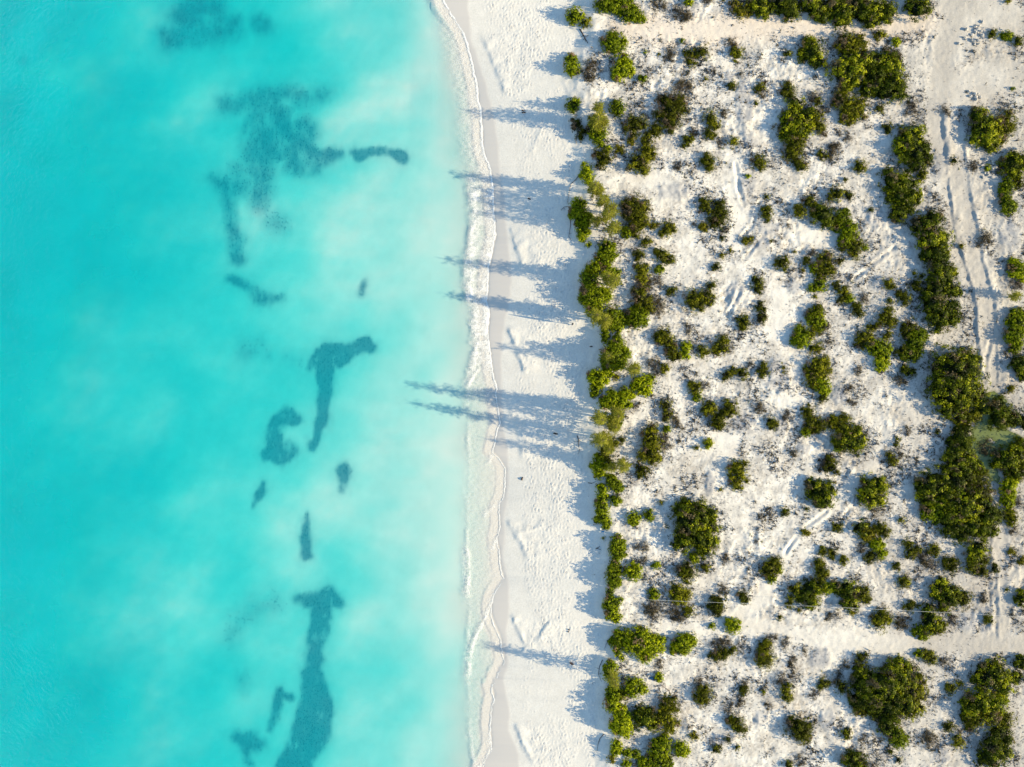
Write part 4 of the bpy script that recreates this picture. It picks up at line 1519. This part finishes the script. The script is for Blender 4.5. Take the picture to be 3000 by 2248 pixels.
for ci, (bx_, tx_, ty_, lab) in enumerate(CAS):
    r = np.random.default_rng(900 + ci)
    L = (bx_ - tx_)
    x, y = (bx_ - 1500) * S, (1124 - (ty_ + SLOPE * L)) * S
    gz = float(ground(x, y))
    drop = (2.3 if tx_ < 1440 else 0.9) if tx_ < 1700 else 0.0
    H = L * S * math.hypot(1, SLOPE) * TANE - drop
    root = bpy.data.objects.new('casuarina_tree', None); COL.objects.link(root)
    root.location = (x, y, gz)
    tag(root, lab, 'casuarina', 'feathery casuarinas along the beach edge')
    lean = r.normal(0, 0.02 * H, 2)
    tp = [np.array([lean[0] * t_ ** 2, lean[1] * t_ ** 2, -0.2 + (H * 0.97 + 0.2) * t_]) for t_ in np.linspace(0, 1, 7)]
    tr0 = 0.035 + 0.011 * H
    link('trunk', tubes_mesh('trunk', [tube(tp, [tr0 * (1 - 0.88 * t_) for t_ in np.linspace(0, 1, 7)], 7)], M_bark), root)
    nb = int(16 + 3.2 * H)
    btubes, Vs, Ts = [], [], []
    for k in range(nb):
        t_ = 0.22 + 0.78 * (k / nb) ** 0.9
        p0 = np.array([lean[0] * t_ ** 2, lean[1] * t_ ** 2, H * 0.97 * t_])
        bl = (0.22 + 1.25 * (1 - t_) ** 1.2 * min(1, H / 8)) * r.uniform(0.6, 1.25)
        a = k * 2.4 + r.normal(0, .3)
        dirv = np.array([math.cos(a), math.sin(a), r.uniform(0.05, 0.55)])
        mid = p0 + dirv * bl * 0.55
        end = p0 + np.array([math.cos(a), math.sin(a), 0]) * bl + np.array([0, 0, dirv[2] * bl * 0.5])
        btubes.append(tube([p0, mid, end], [0.028, 0.018, 0.007], 4))
        m = int((10 + 14 * bl) * (1.5 if t_ < 0.6 else 1.0 if t_ < 0.85 else 0.6))
        s = r.random(m) ** 0.7
        P = p0 + (end - p0) * s[:, None] + r.normal(size=(m, 3)) * 0.14
        d = unit(np.array([math.cos(a), math.sin(a), -0.15]) * 0.8 + r.normal(size=(m, 3)) * 0.5)
        Ln = r.uniform(0.28, 0.60, m)[:, None]
        sd = unit(np.cross(d, r.normal(size=(m, 3)))) * r.uniform(0.022, 0.045, m)[:, None]
        Vs.append(np.stack([P - sd * .5, P + sd * .5, P + d * Ln + sd, P + d * Ln - sd], 1).reshape(-1, 3))
        Ts.append(np.repeat(np.clip(0.25 + 0.55 * r.random() * np.ones(m) + 0.3 * r.random(m), 0, 1), 4))
    link('branch', tubes_mesh('branch', btubes, M_bark), root)['kind'] = 'stuff'
    V = np.vstack(Vs)
    link('needles', make_mesh('needles', V, np.arange(len(V)).reshape(-1, 4), M_leaf['C'], {'tint': np.concatenate(Ts)}), root)['kind'] = 'stuff'
    plants.append(dict(o=root, typ='C', x=bx_, y=ty_ + SLOPE * L, r=12, n=1, label=lab, short=None, lobes=[]))

# ------------------------------------------------------------------ labels for the plants: look + where it stands
LM = [(p['x'], p['y'], p['short'], p) for p in plants if p['short']]
LM += [(2925, 1290, 'green pond', None), (2405, 1930, 'grey sand mound', None), (2985, 20, 'upper right corner', None), (2985, 2235, 'lower right corner', None),
       (2910, 1165, 'puddle on the track', None)]
used = set()


def size_word(p):
    r = p['r']
    s = 'tiny' if r < 9 else 'small' if r < 17 else 'medium' if r < 28 else 'large' if r < 46 else 'huge'
    if p['n'] >= 3: sh = ' spreading'
    elif p['n'] == 2: sh = ' twin'
    else: sh = ''
    return s + sh


def direction(dx, dy):
    a = math.degrees(math.atan2(-dy, dx)) % 360
    return ['right of', 'upper right of', 'above', 'upper left of', 'left of', 'lower left of', 'below', 'lower right of'][int((a + 22.5) // 45) % 8]


ORD = ['nearest', 'second nearest', 'third nearest', 'fourth nearest', 'fifth nearest', 'sixth nearest', 'seventh nearest', 'eighth nearest']
todo = []
for p in plants:
    if p['label']:
        p['o']['label'] = p['label']; used.add(p['label'])
    else:
        todo.append(p)
bags = {}
for p in todo:
    lm = sorted([(math.hypot(p['x'] - x, p['y'] - y), x, y, s) for x, y, s, q in LM if q is not p])[0]
    key = (size_word(p), LOOK[p['typ']], direction(p['x'] - lm[1], p['y'] - lm[2]), lm[3])
    bags.setdefault(key, []).append((lm[0], p))
for (sz, lk, dr, s), L in bags.items():
    L.sort(key=lambda q: q[0])
    for i, (d, p) in enumerate(L):
        lab = f'{sz} {lk} {dr} the {s}'
        if len(L) > 1:
            lab += ', ' + ORD[min(i, 7)]
        p['o']['label'] = lab
        if lab in used: print('DUP', lab)
        used.add(lab)
print('TRIS', sum((len(m.loops) - 2 * len(m.polygons)) for m in bpy.data.meshes))
print('PLANTS', len(plants), 'leafy', len(todo), 'longest', max(len(l.split()) for l in used))

# ------------------------------------------------------------------ low ground cover nobody could count
def cover(name, label, cat, n, wfun, mat, size, blades, seed, tint=False, flat=0.5):
    r = np.random.default_rng(seed)
    x = r.uniform(10, 82, n); y = r.uniform(-62, 62, n)
    px = x / S + 1500; py = 1124 - y / S
    i = np.clip(((y - LY[0]) / STEP).astype(int), 0, nry - 1); j = np.clip(((x - LX[0]) / STEP).astype(int), 0, nrx - 1)
    k = r.random(n) < wfun(px, py, i, j)
    x, y, i, j = x[k], y[k], i[k], j[k]
    z = Z[i, j]; n = len(x)
    sz = size * (0.5 + r.random(n) ** 2 * 1.3)
    P = np.repeat(np.stack([x, y, z], -1), blades, 0); s = np.repeat(sz, blades)[:, None]; m = len(P)
    d = r.normal(size=(m, 3)); d[:, 2] = np.abs(d[:, 2]) * flat + 0.15; d = unit(d)
    P = P + d * np.array([1, 1, 0]) * s * 0.25
    sd = unit(np.cross(d, r.normal(size=(m, 3)))) * s * r.uniform(0.10, 0.28, m)[:, None]
    V = np.stack([P - sd * .85, P + sd * .85, P + d * s * 1.1], 1).reshape(-1, 3)
    at = {'tint': np.repeat(np.clip(np.repeat(r.random(n), blades) * .7 + r.random(m) * .3, 0, 1), 3)} if tint else None
    tag(link(name, make_mesh(name, V, np.arange(len(V)).reshape(-1, 3), mat, at)), label, cat, kind='stuff')
    return n


# closeness to plants: litter and tufts gather round them
near = np.zeros_like(PX[::4, ::4])
qx, qy = PX[::4, ::4], PY[::4, ::4]
for p in plants:
    if p['typ'] == 'C': continue
    for (lx, ly, lr) in p['lobes']:
        R = lr * 1.0 + 34
        a0 = np.searchsorted(qx[0], lx - R); a1 = np.searchsorted(qx[0], lx + R)
        b0 = np.searchsorted(-qy[:, 0], -(ly + R)); b1 = np.searchsorted(-qy[:, 0], -(ly - R))
        if a1 <= a0 or b1 <= b0: continue
        dd = np.hypot(qx[b0:b1, a0:a1] - lx, qy[b0:b1, a0:a1] - ly)
        near[b0:b1, a0:a1] = np.maximum(near[b0:b1, a0:a1], sstep(lr + 34, lr - 4, dd))
nearf = np.repeat(np.repeat(near, 4, 0), 4, 1)[:nry, :nrx]
patch = np.clip(1.5 * fbm(PX / 55, PY / 55, 901, 4) + 0.18, 0, 1) * (0.4 + 0.9 * np.clip(0.5 + fbm(PX / 9, PY / 9, 903, 3), 0, 1))
dens = inl * (1 - 0.92 * smooth) * (1 - pond) * np.clip(0.10 + 0.8 * nearf * (0.5 + 0.8 * patch) + 0.85 * patch, 0, 1)
cover('leaf_litter', 'dark scattered leaf litter and dead twigs over the sand', 'litter', 330000, lambda x, y, i, j: dens[i, j], M_litter, 0.125, 2, 31, flat=0.7)
cover('low_scrub_tufts', 'small grey green tufts of low growth between the shrubs', 'ground cover', 40000, lambda x, y, i, j: dens[i, j] * 0.7, M_leaf['G'], 0.15, 5, 32, True, 0.9)
cover('dry_brush', 'low grey brown dead brush spread between the shrubs', 'ground cover', 110000, lambda x, y, i, j: dens[i, j] * np.clip(patch[i, j] * 1.5 - 0.25, 0, 1), M_leaf['G'], 0.24, 5, 36, True, 1.0)
cover('green_tufts', 'little olive green tufts sprouting round the shrubs', 'ground cover', 22000, lambda x, y, i, j: dens[i, j] * nearf[i, j] * 0.6, M_leaf['O'], 0.17, 6, 33, True, 0.9)
# wrack and twigs along the foot of the dune
toe = sstep(26, 0, np.abs(PX - tx + 6)) * np.clip(0.3 + fbm(PX / 18, PY / 30, 905, 3), 0, 1)
cover('beach_wrack', 'dark twigs and dried weed along the foot of the dune', 'wrack', 60000, lambda x, y, i, j: toe[i, j] * 0.40, M_dead, 0.12, 3, 34, flat=0.3)
bw = bmask * (fbm(PX / 30, PY / 50, 907, 3) > 0.35)
cover('weed_specks', 'sparse dark weed specks on the dry beach', 'wrack', 9000, lambda x, y, i, j: bw[i, j] * 0.25, M_dead, 0.09, 3, 35, flat=0.3)

# ------------------------------------------------------------------ single small things
def branch_thing(name, label, cat, px_pts, rad, mat, group=None, twigs=4, seed=0, lift=0.05):
    r = np.random.default_rng(seed)
    P = []
    for (a, b) in px_pts:
        x, y = w2(a, b, -1)
        P.append(np.array([x, y, float(ground(x, y)) + lift]))
    o0 = P[0].copy()
    P = [p - o0 for p in P]
    n = len(P)
    root = bpy.data.objects.new(name, None); COL.objects.link(root); root.location = o0
    tag(root, label, cat, group)
    link('limb', tubes_mesh('limb', [tube(P, [rad * (1 - 0.7 * i / (n - 1)) for i in range(n)], 6)], mat), root)
    tb_ = []
    for k in range(twigs):
        i = r.integers(0, n - 1); p = P[i] + (P[i + 1] - P[i]) * r.random()
        d = r.normal(size=3); d[2] = abs(d[2]) * 0.4; d = d / np.linalg.norm(d)
        L = r.uniform(0.3, 0.8)
        tb_.append(tube([p, p + d * L * .5, p + d * L + np.array([0, 0, -.03])], [rad * .5, rad * .35, rad * .15], 4))
    for t_ in tb_:
        link('twig', tubes_mesh('twig', [t_], mat), root)
    return root


gb = 'fallen branches along the beach edge'
branch_thing('driftwood_log', 'dark fallen log on the sand left of the perfectly round upper shrub', 'driftwood', [(1698, 90), (1706, 104), (1713, 118), (1721, 134)], 0.11, M_dead, gb, 5, 1)
branch_thing('fallen_branch', 'thin curved branch lying in shade above the pointed twig on the upper beach', 'fallen branch', [(1698, 512), (1686, 528), (1672, 542), (1668, 556), (1664, 580), (1661, 600)], 0.04, M_dead, gb, 2, 2)
branch_thing('fallen_branch', 'pointed forked twig reaching left from the beach edge shrub', 'fallen branch', [(1672, 612), (1662, 607), (1653, 608), (1643, 616)], 0.045, M_dead, gb, 3, 3)
branch_thing('fallen_branch', 'long bowed branch curving down beside the shaded beach edge', 'fallen branch', [(1664, 618), (1669, 638), (1671, 660), (1668, 680), (1666, 694), (1674, 706)], 0.05, M_dead, gb, 1, 4)
branch_thing('fallen_branch', 'thin upright branch below the small leafy shrub on the upper beach edge', 'fallen branch', [(1694, 380), (1690, 395), (1687, 412), (1688, 426)], 0.05, M_dead, gb, 2, 5)
branch_thing('fallen_branch', 'slanting branch on shaded sand left of the widest lower beach edge shrub', 'fallen branch', [(1798, 1854), (1785, 1868), (1776, 1882), (1770, 1898)], 0.04, M_dead, gb, 2, 6)
branch_thing('fallen_branch', 'dark crooked branch on shaded sand below the two pale casuarinas', 'fallen branch', [(1690, 1276), (1695, 1290), (1694, 1302), (1698, 1318)], 0.06, M_dead, gb, 3, 7)
branch_thing('fallen_branch', 'curved dead branch at the very bottom of the beach edge', 'fallen branch', [(1768, 2146), (1757, 2160), (1751, 2178), (1749, 2196)], 0.05, M_dead, gb, 2, 8)
branch_thing('fallen_branch', 'looping dead branch left of the lone casuarina', 'fallen branch', [(1764, 1930), (1755, 1950), (1752, 1972), (1758, 1988)], 0.05, M_dead, gb, 3, 9)
branch_thing('fallen_branch', 'short dead branch on shaded sand by the narrow bright hedge', 'fallen branch', [(1722, 1414), (1732, 1416), (1740, 1412)], 0.05, M_dead, gb, 2, 10)
branch_thing('fallen_branch', 'dark stick on shaded sand beside the hedge gap', 'fallen branch', [(1745, 1607), (1751, 1603), (1757, 1599)], 0.07, M_dead, gb, 1, 11)
branch_thing('dead_wood', 'pale dead wood lying over the sand gap beside the plastic scraps', 'dead wood', [(1915, 2005), (1935, 2000), (1958, 2018), (1966, 2040)], 0.06, M_pale_wood, None, 5, 12)
branch_thing('dead_wood', 'bare stick across the small round shaded gap in the hedge', 'dead wood', [(1712, 858), (1722, 872), (1738, 880)], 0.05, M_pale_wood, None, 5, 13)


def clump_thing(name, label, cat, px, py, parts, mat, group=None, seed=0):
    """small irregular lump: a thing of one deformed ball per piece"""
    r = np.random.default_rng(seed)
    x, y = w2(px, py, -1)
    root = bpy.data.objects.new(name, None); COL.objects.link(root); root.location = (x, y, float(ground(x, y)))
    tag(root, label, cat, group)
    for (dx, dy, a, b, c, pname) in parts:
        u = np.linspace(0, 2 * np.pi, 9)[:-1]; v = np.linspace(0.15, np.pi - 0.15, 5)
        vv, uu = np.meshgrid(v, u, indexing='ij')
        rad = 1 + 0.22 * r.normal(size=vv.shape).clip(-1, 1)
        V = np.stack([a * rad * np.sin(vv) * np.cos(uu), b * rad * np.sin(vv) * np.sin(uu), c * rad * np.cos(vv)], -1).reshape(-1, 3) + np.array([dx, dy, c * 0.8])
        fs = []
        for i in range(4):
            for j in range(8):
                fs.append((i * 8 + j, i * 8 + (j + 1) % 8, (i + 1) * 8 + (j + 1) % 8, (i + 1) * 8 + j))
        me = bpy.data.meshes.new(pname)
        me.from_pydata(V.tolist(), [], [tuple(reversed(f)) for f in fs] + [tuple(range(8)), tuple(reversed(range(32, 40)))])
        me.materials.append(mat)
        link(pname, me, root)
    return root


gd = 'dark driftwood pieces on the open beach'
clump_thing('driftwood', 'upper of two dark driftwood pieces on the upper beach shadow', 'driftwood', 1533, 322, [(-.1, .05, .16, .09, .10, 'chunk'), (.14, -.04, .2, .07, .08, 'chunk')], M_dead, gd, 1)
clump_thing('driftwood', 'lower of two dark driftwood pieces on the upper beach shadow', 'driftwood', 1534, 328, [(-.1, 0, .18, .09, .12, 'chunk'), (.14, .02, .2, .07, .09, 'chunk')], M_dead, gd, 2)
clump_thing('driftwood', 'dark driftwood speck between long shadows on the upper beach', 'driftwood', 1549, 580, [(0, 0, .16, .1, .1, 'chunk'), (.2, -.1, .12, .1, .08, 'chunk')], M_dead, gd, 3)
clump_thing('driftwood', 'dark driftwood lump alone on the smooth middle beach', 'driftwood', 1529, 1406, [(0, 0, .14, .22, .1, 'chunk'), (.1, .2, .1, .12, .08, 'chunk')], M_dead, gd, 4)
clump_thing('driftwood', 'dark weathered driftwood on the pale spot below the crossing shadows', 'driftwood', 1625, 1270, [(0, 0, .26, .12, .12, 'chunk'), (.3, -.1, .2, .1, .1, 'chunk')], M_dead, gd, 5)
clump_thing('driftwood', 'reddish brown driftwood piece by the lower casuarina shadow', 'driftwood', 1674, 1944, [(-.12, .08, .2, .13, .16, 'chunk'), (.12, -.08, .22, .12, .16, 'chunk')], plain_material('reddish_dead_wood', (0.13, 0.075, 0.06)), gd, 6)
clump_thing('driftwood', 'small dark driftwood bit on the footprints of the lower beach', 'driftwood', 1667, 1846, [(0, 0, .16, .12, .1, 'chunk'), (-.1, -.3, .1, .1, .08, 'chunk')], M_dead, gd, 7)
clump_thing('driftwood', 'dark weed lump left of the wisp topped beach edge shrub', 'driftwood', 1731, 1016, [(0, 0, .24, .1, .1, 'chunk')], M_dead, gd, 8)
gp = 'plastic scraps washed to the beach edge'
clump_thing('plastic_scrap', 'bright blue plastic scrap at the end of the narrow bright hedge', 'litter', 1765, 1555, [(0, 0, .26, .11, .10, 'sheet')], M_blue, gp, 11)
clump_thing('plastic_scrap', 'white plastic scraps left of the blue scrap', 'litter', 1758, 1548, [(0, 0, .09, .22, .08, 'sheet'), (-.1, -.42, .1, .09, .06, 'sheet')], M_white, gp, 12)
clump_thing('plastic_scrap', 'blue plastic sheet in the dead wood behind the lower beach edge', 'litter', 1906, 1980, [(0, 0, .30, .18, .08, 'sheet'), (.3, -.2, .2, .14, .08, 'sheet')], plain_material('faded_blue_plastic', (0.03, 0.12, 0.26), rough=0.5), gp, 13)
clump_thing('plastic_scrap', 'white plastic bag below the widest lower beach edge shrub', 'litter', 1942, 1921, [(0, 0, .24, .14, .10, 'sheet'), (.18, -.12, .16, .12, .08, 'sheet')], M_white, gp, 14)
# limestone rubble heaps
for lab, cx, cy, n, sp, sd in [('pale rubble heap in the upper right clearing', 2850, 112, 22, 0.9, 21), ('broken limestone pieces left of the upper right edge tree', 2890, 505, 16, 0.8, 22),
                               ('small pile of pale stones on the sand above the lone tree', 2848, 285, 8, 0.5, 23)]:
    r = np.random.default_rng(sd)
    clump_thing('rubble_heap', lab, 'rubble', cx, cy, [(r.normal(0, sp), r.normal(0, sp), r.uniform(.12, .34), r.uniform(.12, .3), r.uniform(.1, .22), 'stone') for _ in range(n)], M_rock, 'limestone rubble heaps', sd)

# furled parasol: thin pole on the beach, its shadow alone on the sand
x, y = w2(1677, 951, 0)
gz = float(ground(x, y))
root = bpy.data.objects.new('beach_pole', None); COL.objects.link(root); root.location = (x, y, gz)
tag(root, 'thin dark pole with furled cloth standing in the beach sand', 'pole')
link('pole', tubes_mesh('pole', [tube([(0, 0, -.4), (-.03, .005, 1.5), (-.06, .01, 3.1)], [.045, .04, .035], 8)], M_pole), root)
link('furled_cloth', tubes_mesh('cloth', [tube([(-.02, 0, .9), (-.03, 0, 1.2), (-.045, .01, 2.3), (-.06, .01, 3.0)], [.05, .12, .13, .04], 9)], M_pole), root)

# thin white cable strung over the scrub, sagging from shrub to shrub
cp = [(1894, 1757, 0.3), (1905, 1758, 1.5), (2000, 1762, 1.75), (2087, 1765, 1.9), (2180, 1768, 1.8), (2300, 1773, 2.0), (2440, 1779, 2.2), (2560, 1785, 2.2), (2660, 1790, 2.4), (2790, 1796, 2.5), (2880, 1801, 2.4), (2960, 1806, 2.2), (3080, 1812, 2.0), (3082, 1812, -0.2)]
P = []
for (a, b, z) in cp:
    x, y = w2(a, b, z); P.append(np.array([x, y, z]))
o0 = P[0].copy()
tag(link('cable', tubes_mesh('cable', [tube([p - o0 for p in P], [0.013] * len(P), 5)], M_white), None, o0), 'thin white cable strung across the lower scrub', 'cable')
